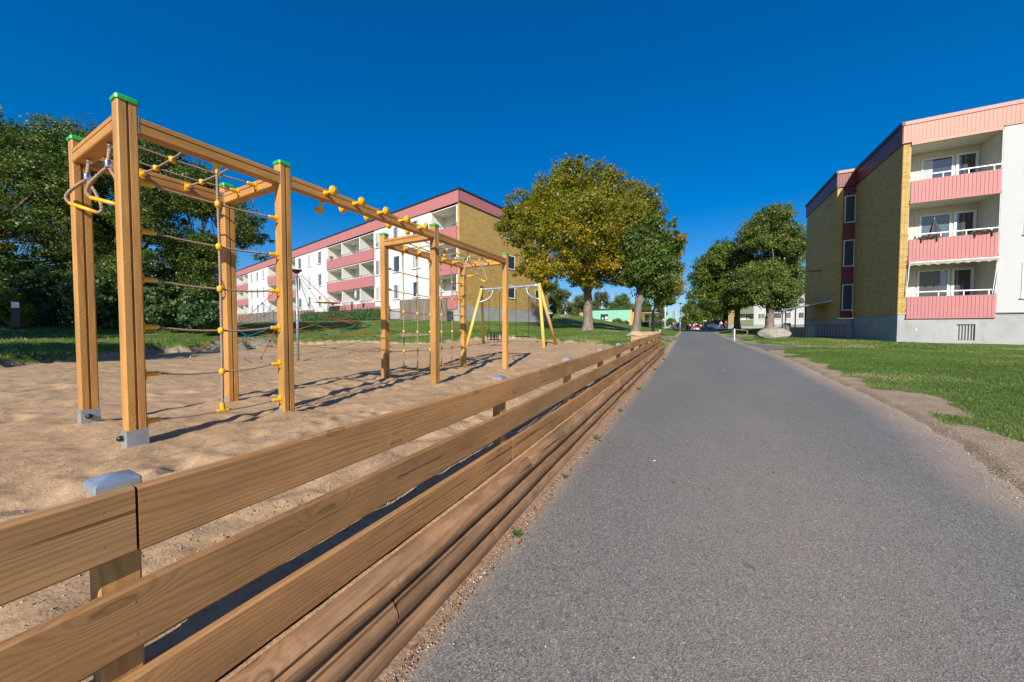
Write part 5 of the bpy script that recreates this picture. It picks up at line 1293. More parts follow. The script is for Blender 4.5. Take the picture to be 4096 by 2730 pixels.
# ------------------------------------------------------------------ trees
def rscale(px, depth): return px / FPX * depth
def tree(name, label, cat, base, lobes, lsize, nleaf, mat, bark='bark', trunk_r=.3, fork=2.2, group=None, seed=1, limbs=True, tintf=None, clump=.16, twigs=2, kind=None, aspect=.5, lean=(0, 0), trunks=None, bz=None, clumps=1.0, spread=1.0):
    g = np.random.default_rng(seed); rr = random.Random(seed)
    base = Vector(base); e = empty(name, base, label, cat, group); off = -base
    C = []; Rr = []
    for lb in lobes:
        px, py, rp, dp = lb[:4]; C.append(at(px, py, dp)); Rr.append(rscale(rp, dp))
    C = np.array(C); Rr = np.array(Rr); wts = Rr ** 2; wts /= wts.sum()
    P = []; O = []; T = []
    for i in range(len(C)):
        n = int(nleaf * wts[i]); nc = max(6, int(clumps * 26 * (Rr[i] / Rr.mean()) ** 2)); d = g.normal(0, 1, (nc, 3)); d /= np.linalg.norm(d, axis=1)[:, None]
        cr = Rr[i] * (g.random((nc, 1)) ** .40) * .97; d[:, 2] = np.abs(d[:, 2]) * .12 + d[:, 2] * .88; cc = C[i] + d * cr; ct = g.normal(0, 1, nc)
        k = g.integers(0, nc, n); q = g.normal(0, 1, (n, 3)); q[:, 2] *= .72
        p = cc[k] + q * (Rr[i] * clump * (.7 + .6 * g.random((nc, 1)))[k]) ; P.append(p)
        o = p - cc[k] * .5 - C[i] * .5; O.append(o / (np.linalg.norm(o, axis=1)[:, None] + 1e-6))
        extra = lobes[i][4] if len(lobes[i]) > 4 else 0
        T.append(np.clip(.42 + .13 * ct[k] + .17 * g.normal(0, 1, n) + extra, 0, 1))
    P = np.vstack(P); O = np.vstack(O); T = np.concatenate(T)
    if tintf: T = tintf(P, T)
    o = leaves('crown', P, lsize, mat, e, g, O, T, aspect); o.location = off
    b = MB()
    def branch(p, q, r0, r1, bend=.15, seg=7, n=6):
        p, q = Vector(p), Vector(q); L = (q - p).length; side = Vector((rr.uniform(-1, 1), rr.uniform(-1, 1), rr.uniform(.0, 1))) * L * bend
        pts = [p.lerp(q, t / n) + side * math.sin(math.pi * t / n) for t in range(n + 1)]
        b.tube(pts, [r0 + (r1 - r0) * t / n for t in range(n + 1)], seg, cap=False); return pts
    if limbs:
        top = Vector((base.x + lean[0], base.y + lean[1], base.z + fork)); c0 = Vector(C.mean(0))
        pts = [base + Vector((0, 0, -.3)), base + Vector((0, 0, .06)), base + Vector((0, 0, .35)), base.lerp(top, .5) + Vector((rr.uniform(-.05, .05), 0, 0)), top, top.lerp(c0, .45), top.lerp(c0, .9)]
        rad = [trunk_r * 1.55, trunk_r * 1.4, trunk_r * 1.1, trunk_r, trunk_r * .95, trunk_r * .55, trunk_r * .2]
        # fluted trunk
        secs = []; seg = 18
        P2 = []
        for i in range(len(pts) - 1):
            for k in range(5): P2.append((pts[i].lerp(pts[i + 1], k / 5), rad[i] + (rad[i + 1] - rad[i]) * k / 5))
        for p, r in P2:
            secs.append([p + Vector((math.cos(2 * math.pi * j / seg), math.sin(2 * math.pi * j / seg), 0)) * r * (1 + .07 * math.sin(j * 2.1 + p.z * 1.3) + .05 * math.sin(j * 5.3 + p.z * 3)) for j in range(seg)])
        b.loft(secs)
        for i in np.argsort(-Rr)[:16]:
            s = top.lerp(c0, rr.uniform(.0, .5)) + Vector((0, 0, -rr.uniform(0, .4)))
            pp = branch(s, C[i], trunk_r * rr.uniform(.2, .32), trunk_r * .05, .12)
            for _ in range(twigs):
                d = Vector(g.normal(0, 1, 3)); d.normalize(); branch(pp[rr.randint(3, 5)], Vector(C[i]) + d * float(Rr[i]) * .85, trunk_r * .10, .008, .1, 5, 4)
    else:
        for i in range(len(C)):
            for _ in range(twigs):
                d = Vector(g.normal(0, 1, 3)); d.normalize(); branch(Vector((C[i][0], C[i][1], C[i][2] - Rr[i] * .8)), Vector(C[i]) + d * float(Rr[i]) * .95, .03, .006, .12, 4, 4)
        if bz is not None: branch(base + Vector((0, 0, -.2)), C[int(np.argmax(Rr))], trunk_r, trunk_r * .3, .05, 10)
    o = b.build('trunk', M[bark], e, True); o.location = off
    return e

def inpoly(px, py, P): return sdf(np.array([px], float), np.array([py], float), np.array(P, float))[0]
def fill_lobes(poly, n, r, dp, seed, flat=0):
    g = random.Random(seed); out = []; xs = [p[0] for p in poly]; ys = [p[1] for p in poly]
    while len(out) < n:
        x, y = g.uniform(min(xs), max(xs)), g.uniform(min(ys), max(ys)); q = inpoly(x, y, poly); rr = g.uniform(*r)
        if q < -rr * .35: out.append((x, y, rr, g.uniform(*dp)))
    return out
# hedge of tall evergreens, left
G = 'tall evergreens behind the playground at the left'
tree('evergreen_tree', 'tall dense dark evergreen at the left edge, behind the nearest wooden posts', 'tree', (-24.5, 1.2, T1(-24.5, 1.2)), fill_lobes([(-260, 430), (60, 440), (190, 480), (290, 500), (400, 545), (430, 700), (400, 1150), (-260, 1180)], 64, (60, 105), (12.5, 16.5), 1), .105, 125000, L_GREEN, 'barkd', .28, 1.6, G, 3, twigs=2)
tree('evergreen_tree', 'tall dark evergreen behind the climbing frame, middle of the row', 'tree', (-22.5, 5.2, T1(-22.5, 5.2)), fill_lobes([(330, 560), (520, 575), (650, 560), (790, 610), (830, 720), (820, 1150), (330, 1180)], 52, (60, 100), (13, 17), 2), .105, 100000, L_GREEN, 'barkd', .25, 1.4, G, 4, twigs=2)
tree('evergreen_tree', 'thinning dark tree with drooping twigs against the left block, rightmost of the evergreens', 'tree', (-20.5, 7.5, T1(-20.5, 7.5)), fill_lobes([(740, 640), (880, 700), (970, 800), (1010, 930), (990, 1060), (900, 1140), (850, 1200), (700, 1190)], 34, (40, 75), (14, 17), 3) + [(1030, 880, 30, 15), (1050, 960, 32, 15.5), (1045, 1030, 25, 15), (985, 800, 26, 15)], .10, 54000, L_GREEN, 'barkd', .2, 1.2, G, 5, twigs=9, clump=.2)
tree('broadleaf_shrub', 'broad-leaved green shrub bank under the evergreens, left part', 'shrub', (-22.5, 1.9, T1(-22.5, 1.9)), fill_lobes([(-60, 1080), (420, 1085), (430, 1310), (-60, 1310)], 44, (38, 62), (12.3, 13.6), 6), .13, 44000, L_SHRUB, 'barkd', .05, 1, 'shrubs under the evergreens', 6, limbs=False, twigs=1, aspect=.62)
tree('broadleaf_shrub', 'broad-leaved green shrub bank under the evergreens, right part behind the net ropes', 'shrub', (-19.8, 6, T1(-19.8, 6)), fill_lobes([(380, 1080), (640, 1120), (860, 1150), (880, 1305), (380, 1315)], 40, (38, 62), (13.2, 14.6), 7), .13, 40000, L_SHRUB, 'barkd', .05, 1, 'shrubs under the evergreens', 7, limbs=False, twigs=1, aspect=.62)
tree('yellow_green_shrub', 'bright yellow-green shrub behind the bollard lamp at the left edge', 'shrub', (-20.3, 1.6, T1(-20.3, 1.6)), fill_lobes([(-60, 1180), (60, 1170), (110, 1180), (130, 1310), (-60, 1310)], 12, (24, 40), (11.2, 11.9), 8), .08, 14000, L_LIME, 'barkd', .04, 1, None, 8, limbs=False, twigs=1, aspect=.35)
# off-frame trees that shade the left of the sand
def free_tree(label, base, r, h, n, seed, trunk_r=.25):
    base = Vector((base[0], base[1], T1(base[0], base[1]))); g = random.Random(seed)
    e = empty('shade_tree', base, label, 'tree', 'trees outside the frame at the left'); gg = np.random.default_rng(seed); P = []
    for k in range(16):
        a = g.uniform(0, 6.28); q = g.uniform(0, .75) * r; c = np.array([q * math.cos(a), q * math.sin(a), g.uniform(.3, .95) * h]); rr_ = r * g.uniform(.28, .42)
        d = gg.normal(0, 1, (30, 3)); d /= np.linalg.norm(d, axis=1)[:, None]; cc = c + d * rr_ * gg.random((30, 1)) ** .4; kk = gg.integers(0, 30, n // 16); P.append(cc[kk] + gg.normal(0, rr_ * .16, (n // 16, 3)))
    leaves('crown', np.vstack(P), .16, L_GREEN, e, gg)
    MB().tube([(0, 0, -.3), (0, 0, h * .3), (0, 0, h * .75)], [trunk_r * 1.3, trunk_r, .05], 10).build('trunk', M['barkd'], e, True)
free_tree('broad tree just outside the left edge, nearer the sand', (-12.6, -4.3), 2.6, 5.4, 20000, 1)
free_tree('broad tree just outside the left edge, farther from the sand', (-17.5, -3.2), 3.2, 6.6, 22000, 2)

# the big autumn tree
A_L = [(2285, 720, 78, 24), (2200, 780, 85, 23), (2390, 735, 82, 24), (2490, 775, 78, 25), (2575, 800, 66, 24), (2615, 865, 55, 24), (2100, 820, 62, 22.5), (2040, 830, 42, 22), (2030, 900, 55, 22.5), (2120, 900, 85, 21.5), (2250, 870, 110, 20.5), (2380, 860, 120, 20.5), (2500, 890, 100, 22), (2170, 980, 75, 20.5), (2290, 960, 95, 20, .1),
       (2400, 960, 95, 20.5, .1), (2350, 820, 100, 26), (2240, 800, 95, 27), (2480, 850, 95, 27), (2140, 870, 80, 26), (2560, 880, 75, 26), (2070, 960, 42, 22), (2105, 1010, 32, 22), (2130, 1075, 62, 21, .2), (2200, 1090, 68, 20, .25), (2260, 1060, 60, 20, .2), (2080, 1080, 34, 21.5, .15), (2310, 1100, 62, 21.5, .1), (2440, 1040, 85, 21, .2), (2390, 1110, 60, 22, .1),
       (2500, 1000, 80, 22.5, .15), (2560, 960, 70, 22), (2470, 1110, 50, 23), (2600, 940, 55, 23), (2300, 1020, 80, 26), (2420, 1040, 70, 27), (2180, 1140, 40, 21.5, .1), (2330, 660, 34, 24), (2270, 665, 28, 24), (2245, 715, 40, 23), (2445, 705, 40, 24.5)]
tree('autumn_tree', 'large spreading tree with yellow-green autumn leaves right of the swings', 'tree', (-6.45, 23.0, T1(-6.45, 23)), A_L, .17, 112000, L_AUT, 'bark', .30, 2.15, None, 9, clump=.17, clumps=1.7)
B_L = [(2545, 950, 50, 20), (2600, 900, 38, 20), (2570, 1010, 66, 20), (2640, 970, 55, 20), (2620, 1050, 68, 19.5), (2560, 1090, 60, 19.5), (2640, 1120, 62, 20), (2590, 1150, 55, 20.5), (2515, 1120, 38, 20), (2510, 1050, 38, 20.5), (2675, 1070, 45, 21), (2668, 1140, 42, 20.5, .15), (2665, 1195, 32, 20.5, .1), (2700, 990, 36, 21, .05),
       (2690, 900, 16, 20, .2), (2700, 880, 12, 20, .4), (2640, 890, 20, 20, .25), (2725, 960, 14, 20, .1), (2560, 900, 26, 20, .2), (2700, 930, 16, 20, .1), (2500, 950, 16, 20, .3)]
def tB(P, T): return T
tree('maple_tree', 'dark green maple with reddish shoots and a pale trunk behind the end fence', 'tree', (-3.12, 21.4, T1(-3.12, 21.4)), B_L, .15, 52000, L_MAPLE, 'bark', .20, 2.0, None, 10, clump=.16, lean=(.15, 0), clumps=1.8)
tree('autumn_tree', 'small orange-yellow tree half hidden behind the dark maple', 'tree', (-2.6, 25.5, T1(-2.6, 25.5)), [(2682, 1020, 40, 24, .3), (2690, 1080, 36, 24, .25), (2680, 1150, 48, 24, .2), (2720, 960, 26, 24, .3), (2715, 1000, 18, 24, .4), (2650, 1200, 36, 24, .1), (2688, 1120, 32, 24, .3), (2725, 975, 14, 24, .3)], .15, 16000, L_AUT, 'bark', .08, 1.6, None, 11, clump=.24)
C_L = fill_lobes([(3000, 840), (3080, 800), (3160, 830), (3180, 930), (3218, 970), (3225, 1190), (3150, 1235), (3060, 1225), (2960, 1200), (2940, 1060), (2975, 960)], 74, (38, 66), (41, 48), 12)
tree('linden_tree', 'tall full linden with glossy leaves directly behind the boulder', 'tree', tuple(at(3078, 1313, 44)), C_L,    .24, 145000, L_LIND, 'bark', .42, 3.0, None, 12, clump=.15, clumps=1.3)
D_L = fill_lobes([(2920, 965), (2980, 1010), (3000, 1220), (2900, 1250), (2830, 1230), (2775, 1200), (2770, 1110), (2800, 1060), (2850, 1000)], 52, (30, 52), (46, 51), 13) + [(2785, 1095, 18, 48), (2780, 1165, 16, 48), (2830, 1030, 26, 48)]
tree('broadleaf_tree', 'wide green tree with dark leaning trunk left of the linden', 'tree', tuple(at(2948, 1315, 48)), D_L, .25, 100000, L_FAR, 'barkd', .34, 2.6, None, 13, clump=.15, clumps=1.3)
Fg = 'trees at the far end of the path'
tree('far_tree', 'round green tree right of the street lamp at the far end of the path', 'tree', tuple(at(2768, 1316, 78)), [(2755, 1240, 26, 78), (2775, 1262, 28, 78), (2750, 1280, 24, 78), (2780, 1225, 18, 78), (2735, 1290, 14, 78), (2790, 1285, 20, 78), (2765, 1215, 14, 78)], .32, 14000, L_FAR, 'barkd', .25, 1.6, Fg, 14, clump=.24, twigs=0)
tree('far_tree', 'dark green mass of tree above the blue containers', 'tree', tuple(at(2850, 1312, 80)), [(2815, 1250, 32, 80), (2850, 1240, 34, 80), (2885, 1255, 32, 80), (2835, 1275, 24, 80), (2875, 1280, 22, 80), (2910, 1270, 26, 80), (2815, 1280, 18, 80), (2900, 1235, 26, 80)], .34, 18000, L_GREEN, 'barkd', .25, 2, Fg, 15, clump=.24, twigs=0)
tree('far_tree', 'small lone tree on the skyline between flagpole and street lamp', 'tree', tuple(at(2682, 1312, 120)), [(2678, 1288, 12, 120), (2690, 1286, 10, 120), (2672, 1298, 7, 120), (2684, 1279, 7, 120)], .5, 3500, L_FAR, 'barkd', .25, 1.5, Fg, 16, clump=.26, twigs=0)
Bg = 'trees behind the nursery building'
tree('birch_tree', 'grey-green birch left of the autumn trunk, behind the mound', 'tree', tuple(at(2262, 1262, 60)), fill_lobes([(2215, 1175), (2270, 1160), (2330, 1180), (2330, 1265), (2205, 1265)], 18, (16, 26), (58, 64), 21), .22, 15000, L_BIRCH, 'barkw', .14, 3, Bg, 17, clump=.25, twigs=2)
tree('birch_tree', 'grey-green birch above the roof of the nursery building', 'tree', tuple(at(2408, 1262, 76)), fill_lobes([(2365, 1185), (2400, 1165), (2440, 1190), (2445, 1250), (2360, 1250)], 12, (15, 22), (75, 80), 22), .26, 9000, L_BIRCH, 'barkw', .14, 3, Bg, 18, clump=.25, twigs=2)
tree('dark_conifer', 'dark shrubby tree at the corner of the left block', 'tree', tuple(at(2215, 1270, 52)), fill_lobes([(2190, 1150), (2215, 1120), (2245, 1160), (2250, 1275), (2195, 1275)], 12, (16, 24), (50, 54), 23), .2, 9000, L_GREEN, 'barkd', .14, 2, Bg, 19, clump=.25, twigs=1)
tree('broadleaf_tree', 'green tree behind the roof of the nursery building, left of the maple trunk', 'tree', tuple(at(2480, 1280, 82)), fill_lobes([(2440, 1200), (2500, 1180), (2540, 1190), (2545, 1250), (2435, 1250)], 12, (16, 24), (80, 86), 24), .3, 12000, L_FAR, 'barkd', .2, 2, Bg, 20, clump=.25, twigs=0)
tree('broadleaf_tree', 'green tree just right of the maple trunk', 'tree', tuple(at(2585, 1310, 70)), fill_lobes([(2562, 1190), (2605, 1200), (2612, 1300), (2562, 1310)], 10, (15, 22), (68, 72), 25), .28, 10000, L_FAR, 'barkd', .2, 2, Bg, 21, clump=.25, twigs=0)
tree('birch_tree', 'hanging birch left of the flagpole', 'tree', tuple(at(2630, 1312, 72)), fill_lobes([(2605, 1215), (2650, 1210), (2660, 1260), (2645, 1310), (2600, 1310)], 12, (13, 20), (70, 75), 26), .24, 10000, L_BIRCH, 'barkw', .12, 3, Bg, 22, clump=.25, twigs=2)
tree('broadleaf_tree', 'distant green tree row edge seen over the mound, behind the birch', 'tree', tuple(at(2335, 1275, 84)), fill_lobes([(2290, 1195), (2370, 1190), (2370, 1265), (2285, 1265)], 10, (18, 24), (83, 88), 27), .32, 9000, L_FAR, 'barkd', .2, 2, Bg, 23, clump=.25, twigs=0)

# trimmed hedge and small bushes in front of the left block
def hedge(s0, s1, t, h, wdt, label, n, mat, seed):
    g = np.random.default_rng(seed); s = g.uniform(s0, s1, n); th = g.uniform(0, math.pi, n); r = 1 - .25 * g.random(n) ** 2
    u = -t + wdt / 2 * np.cos(th) * r; k = C0[None] + uF[None] * s[:, None] + uE[None] * (-u)[:, None]
    z = terrain(k[:, 0], k[:, 1]) + h * (np.sin(th) ** .5) * r * (1 + .12 * (fbm(s * 1.7, s * 0 + 2, 3) - .5))
    P = np.stack([k[:, 0], k[:, 1], z], 1); e = empty('hedge', (P[:, 0].mean(), P[:, 1].mean(), z.min()), label, 'hedge', 'hedges in front of the left block'); o = leaves('foliage', P, .16, mat, e, g); o.location = -Vector(e.location)
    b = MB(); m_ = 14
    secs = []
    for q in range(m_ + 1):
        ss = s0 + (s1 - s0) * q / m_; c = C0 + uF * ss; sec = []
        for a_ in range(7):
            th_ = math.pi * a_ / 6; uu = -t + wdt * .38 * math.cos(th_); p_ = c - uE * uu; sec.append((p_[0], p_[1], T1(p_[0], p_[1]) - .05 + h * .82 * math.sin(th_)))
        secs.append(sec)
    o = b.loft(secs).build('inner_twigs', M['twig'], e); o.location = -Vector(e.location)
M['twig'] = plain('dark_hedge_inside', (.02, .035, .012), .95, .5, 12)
hedge(6.9, 14.8, -2.5, 1.0, .9, 'trimmed green hedge in front of the low slat fence', 15000, L_SHRUB, 41)
hedge(15.0, 24.5, -2.4, .95, .9, 'trimmed green hedge left of the covered parasol', 14000, L_SHRUB, 42)
for px, py, dp, r, lb in ((2470, 1292, 55, .9, 'dark bush at the foot of the nursery building, left one'), (2503, 1296, 55.5, .6, 'small dark bush at the foot of the nursery building, right one')):
    p = at(px, py, dp); e = empty('bush', p, lb, 'bush', 'bushes by the nursery building'); leafball('foliage', (0, 0, .1), r, 1100, .22, L_SHRUB, e, 7, (1, .6, .7))
e = empty('grey_bush', at(2625, 1305, 64), 'grey-green bush under the hanging birch', 'bush'); leafball('foliage', (0, 0, .3), 1.6, 2600, .22, L_BIRCH, e, 9, (1, .7, .7))
g2 = at(2708, 1317, 74); e = empty('low_hedge', g2, 'low brownish hedge in front of the blue car', 'hedge'); leafball('foliage', (0, 0, -.3), 1, 4500, .22, leaf_mat('bronze_leaf', [(0, (.05, .06, .015)), (1, (.15, .11, .03))], .2), e, 10, (2.6, .7, .75))

# ------------------------------------------------------------------ boulders, bollards, lamps, signs
def boulder(p, sx_, sy__, sz, label, group=None, seed=0, mat='stone', name='boulder'):
    bm = bmesh.new(); bmesh.ops.create_icosphere(bm, subdivisions=5, radius=1)
    g = random.Random(seed); pl = [(Vector((g.uniform(-1, 1), g.uniform(-1, 1), g.uniform(-.6, 1))).normalized(), g.uniform(.72, .93)) for _ in range(11)]
    from mathutils import noise as mn
    for v in bm.verts:
        c = v.co.copy()
        for nrm, d in pl:
            q = c.dot(nrm)
            if q > d: c -= nrm * (q - d) * .8
        c *= 1 + .10 * mn.noise(c * 1.2 + Vector((seed, 0, 0))) + .05 * mn.noise(c * 3.5) + .018 * mn.noise(c * 11)
        v.co = Vector((c.x * sx_, c.y * sy__, c.z * sz))
    me = bpy.data.meshes.new(name); bm.to_mesh(me); bm.free(); me.materials.append(M[mat]); me.shade_smooth(); o = inst(name, me, None, p); return tag(o, label, 'boulder', group)
bp = at(3094, 1336, 22.6); boulder(bp, .90, .62, .44, 'large grey granite boulder on the lawn at the right', seed=4)
boulder(at(2540, 1348, 18.5), .62, .45, .32, 'pale boulder at the foot of the maple behind the end fence', seed=9)
for k, (px, py, dp, s) in enumerate(((2813, 1314, 66, .55), (2829, 1315, 67, .35), (2842, 1314, 65, .6), (2852, 1316, 64, .42))):
    boulder(at(px, py, dp), s, s * .8, s * .62, ['rounded boulder leftmost of four by the blue skip', 'smallest boulder, second of four by the blue skip', 'broad boulder, third of four by the blue containers', 'rightmost of four boulders by the dark blue container'][k], 'boulders by the containers', seed=20 + k)
lb_ = empty('bollard_lamp', at(64, 1294, 10.2), 'dark square bollard lamp with frosted white top at the left edge', 'bollard lamp'); lz = 10.2 / FPX
MB().box(-.062, .062, -.062, .062, -.1, 61 * lz).build('shaft', M['iron2'] if 'iron2' in M else M['parasol'], lb_); MB().box(-.06, .06, -.06, .06, 61 * lz, 84 * lz).build('lamp_glass', M['frost'], lb_); MB().box(-.066, .066, -.066, .066, 84 * lz, 86 * lz).build('lid', M['blackp'], lb_)
def post_gate(p, label):
    e = empty('swing_barrier', p, label, 'barrier'); MB().lathe([(.062, -.3), (.062, .25), (.056, .26), (.056, .80), (.05, .82), (.0001, .825)], 14).build('post', M['steel'], e, True)
    pts = [Vector((.05, 0, .78)), Vector((.60, -.02, .70)), Vector((.66, -.02, .64)), Vector((.66, -.02, .55)), Vector((.60, -.02, .48)), Vector((.05, 0, .20))]
    for i in range(5):
        n = max(1, round((pts[i + 1] - pts[i]).length / .075))
        for k in range(n): MB().tube([pts[i].lerp(pts[i + 1], k / n), pts[i].lerp(pts[i + 1], (k + 1) / n)], .017, 8).build('bar_section', M['redst' if (k % 2 == 0 and i in (0, 4)) else 'steel'], e, True)
    MB().tube([(-.06, 0, .7), (-.12, 0, .66), (-.12, 0, .58), (-.06, 0, .55)], .01, 6).build('handle', M['steel'], e, True)
bq = at(2937, 1362, 20.7); post_gate((bq[0], bq[1], T1(bq[0], bq[1])), 'galvanised post with folded red and white barrier arm beside the path')
def street_lamp(p, h, label):
    e = empty('street_lamp', p, label, 'street lamp'); MB().lathe([(.075, -.3), (.075, 1.2), (.045, 1.3), (.035, h - .5), (.035, h - .25)], 12).build('pole', M['steel'], e, True)
    MB().lathe([(.035, h - .28), (.07, h - .2), (.10, h - .12), (.20, h - .04), (.30, h)], 18).build('shade_cone', M['steel'], e, True); MB().lathe([(.34, h), (.34, h + .035), (.0001, h + .05)], 18).build('lamp_lid', M['iron'], e, True)
lp = at(2720, 1326, 50); street_lamp((lp[0], lp[1], lp[2] + .0), 112 / FPX * 50, 'slim grey park lamp with disc top beside the path')
fp = at(2660, 1313, 60); fl = empty('flagpole', fp, 'white flagpole rising beside the maple crown', 'flagpole'); MB().lathe([(.10, -.3), (.09, 3), (.05, 12), (.0001, 12.05)], 12).build('pole', M['whitef'], fl, True)
tw = empty('lattice_mast', at(2694, 1312, 420), 'thin lattice mast far off on the skyline', 'mast'); b = MB()
for s in (-1, 1):
    for t_ in (-1, 1): b.tube([(2.4 * s, 2.4 * t_, -8), (.5 * s, .5 * t_, 21)], .12, 4)
for k in range(12):
    z0, z1 = -6 + 2.2 * k, -6 + 2.2 * (k + 1); r0, r1 = 2.4 - 1.9 * (z0 + 8) / 29, 2.4 - 1.9 * (z1 + 8) / 29
    b.tube([(-r0, -r0, z0), (r1, -r1, z1)], .07, 4); b.tube([(r0, -r0, z0), (-r1, -r1, z1)], .07, 4)
b.build('frame', M['iron'], tw)
def disc_sign(p, r, h, mat, label, sq=False):
    e = empty('road_sign', p, label, 'road sign'); MB().tube([(0, 0, -1.5), (0, 0, h)], .035, 8).build('pole', M['steel'], e, True)
    MB().lathe([(.0001, -.02), (r, -.02), (r, .02), (.0001, .02)], 20, Matrix.Translation((0, -.06, h)) @ Matrix.Rotation(R(90), 4, 'X')).build('sign_face', M[mat], e)
    MB().box(-r * .55, r * .55, -.09, -.083, h - r * .12, h + r * .12).build('sign_symbol', M['eave' if mat == 'orange' else 'whitef'], e); return e
disc_sign(at(2694, 1310, 90), .24, 1.05, 'orange', 'round orange road sign with dark bar beyond the low hedge')
disc_sign(at(2681, 1310, 92), .22, .5, 'sblue', 'round blue road sign left of the orange one')
gw = empty('road_sign', at(2593, 1308, 62), 'back of a grey triangular give-way sign near the nursery building', 'road sign'); MB().tube([(0, 0, -.3), (0, 0, .6)], .03, 6).build('pole', M['steel'], gw)
MB().loft([[(-.2, -.04, .72), (.2, -.04, .72), (0, -.04, .36)], [(-.2, -.02, .72), (.2, -.02, .72), (0, -.02, .36)]]).build('sign_face', M['steel'], gw)
gp2 = empty('steel_pole', at(2600, 1308, 62), 'plain grey steel pole beside the give-way sign', 'pole'); MB().tube([(0, 0, -.3), (0, 0, 2.1)], .035, 8).build('shaft', M['steel'], gp2)
wa = empty('white_arch', at(2633, 1300, 68), 'white tubular arch among the bushes left of the flagpole', 'arch'); MB().tube([(-.9, 0, .75), (.0, 0, .85), (.75, 0, .72), (.8, 0, -.8)], .06, 8).build('tube', M['whitef'], wa, True)
wp_ = empty('wooden_pole', at(2782, 1316, 82), 'thin brown wooden pole at the end of the path', 'pole'); MB().tube([(0, 0, -.3), (0, 0, 3.4)], .06, 8).build('shaft', M['slab'], wp_)
ss = empty('street_sign', at(2813, 1310, 72), 'small blue and white street sign on a grey pole by the skip', 'sign'); MB().tube([(0, 0, -.3), (0, 0, 1.8)], .03, 6).build('pole', M['steel'], ss); MB().box(.03, .55, -.02, .02, 1.25, 1.42).build('plate', M['whitef'], ss); MB().box(.03, .4, -.028, -.021, 1.3, 1.37).build('plate_band', M['sblue'], ss)
bb = empty('barrier_post', at(2749, 1319, 68), 'upright red and white barrier boom with dark base at the end of the path', 'barrier')
for k in range(7): MB().box(-.06, .06, -.04, .04, .9 + .38 * k, .9 + .38 * (k + 1)).build('stripe', M['redst' if k % 2 else 'blackp'], bb)
MB().box(-.16, .16, -.14, .14, -.2, .9).build('base', M['iron'], bb)
# car park things
def car(p, label, mat, rz, L=4.3):
    e = empty('parked_car', p, label, 'car', None, rz); hw_ = .86
    prof = [(-L / 2, .35), (-L / 2 + .02, .72), (-L / 2 + .12, .86), (-1.15, .98), (-.45, 1.42), (.95, 1.45), (1.75, 1.02), (L / 2 - .08, .92), (L / 2, .6), (L / 2 - .02, .32)]
    def sec(y, ins, zs_): return [(x, y, z if z < 1 else 1 + (z - 1) * zs_) for x, z in prof] if not ins else [(x * .97, y, z * 1.0) for x, z in prof]
    MB().loft([[(x, -hw_, min(z, 1.0)) for x, z in prof], [(x, -hw_ + .12, z) for x, z in prof], [(x, hw_ - .12, z) for x, z in prof], [(x, hw_, min(z, 1.0)) for x, z in prof]]).build('body', M[mat], e)
    MB().hexa([(-1.1, -.70, .99), (1.62, -.70, 1.03), (1.62, .70, 1.03), (-1.1, .70, .99), (-.5, -.76, 1.37), (.95, -.76, 1.40), (.95, .76, 1.40), (-.5, .76, 1.37)]).build('window_glass', M['glass'], e)
    for s in (-1, 1):
        for x in (-1.35, 1.35):
            w__ = MB().tube([(x, s * .70, .31), (x, s * .875, .31)], .31, 18).build('wheel', M['tyre'], e); MB().tube([(x, s * .876, .31), (x, s * .885, .31)], .19, 14).build('rim', M['steel'], w__)
        MB().box(-L / 2 - .01, -L / 2 + .1, s * .6 - .14, s * .6 + .14, .62, .74).build('headlight', M['whitef'], e)
    return e
c1 = at(2728, 1317, 84); car((c1[0], c1[1], c1[2] - .05), 'dark blue car parked beyond the low hedge', 'bluecar', R(200), 4.2)
c2 = at(2781, 1317, 92); car((c2[0], c2[1], c2[2] - .1), 'red car parked by the far end of the path', 'redcar', R(190), 3.8)
sk = empty('blue_skip', at(2822, 1313, 82), 'light blue open waste skip behind the boulders', 'skip')
MB().hexa([(-.5, -.8, 0), (.7, -.8, 0), (.7, .8, 0), (-.5, .8, 0), (-1.1, -.9, 1.45), (1.5, -.9, 1.45), (1.5, .9, 1.45), (-1.1, .9, 1.45)]).build('body', M['skipblue'], sk); MB().box(-1.15, 1.55, -.95, -.9, 1.35, 1.5).build('rim', M['skipblue'], sk); MB().hexa([(-2.6, -.8, .75), (-1.3, -.8, .1), (-1.3, .8, .1), (-2.6, .8, .75), (-2.7, -.8, .95), (-1.2, -.8, .7), (-1.2, .8, .7), (-2.7, .8, .95)]).build('lid', M['sblue'], sk)
MB().box(.0, .7, -.97, -.955, .55, .95).build('label_plate', M['salmon'], sk)
ct = empty('blue_container', at(2872, 1318, 80), 'long dark blue container behind the walking woman', 'container')
MB().box(-2.2, 2.3, -1, 1, 0, 1.75).build('body', M['contblue'], ct)
for k in range(11): MB().box(-2.15 + .42 * k, -2.0 + .42 * k, -1.04, -1.0, .1, 1.65).build('rib', M['contblue'], ct)
MB().box(-2.25, 2.35, -1.05, 1.05, 1.75, 1.83).build('rim', M['contblue'], ct)

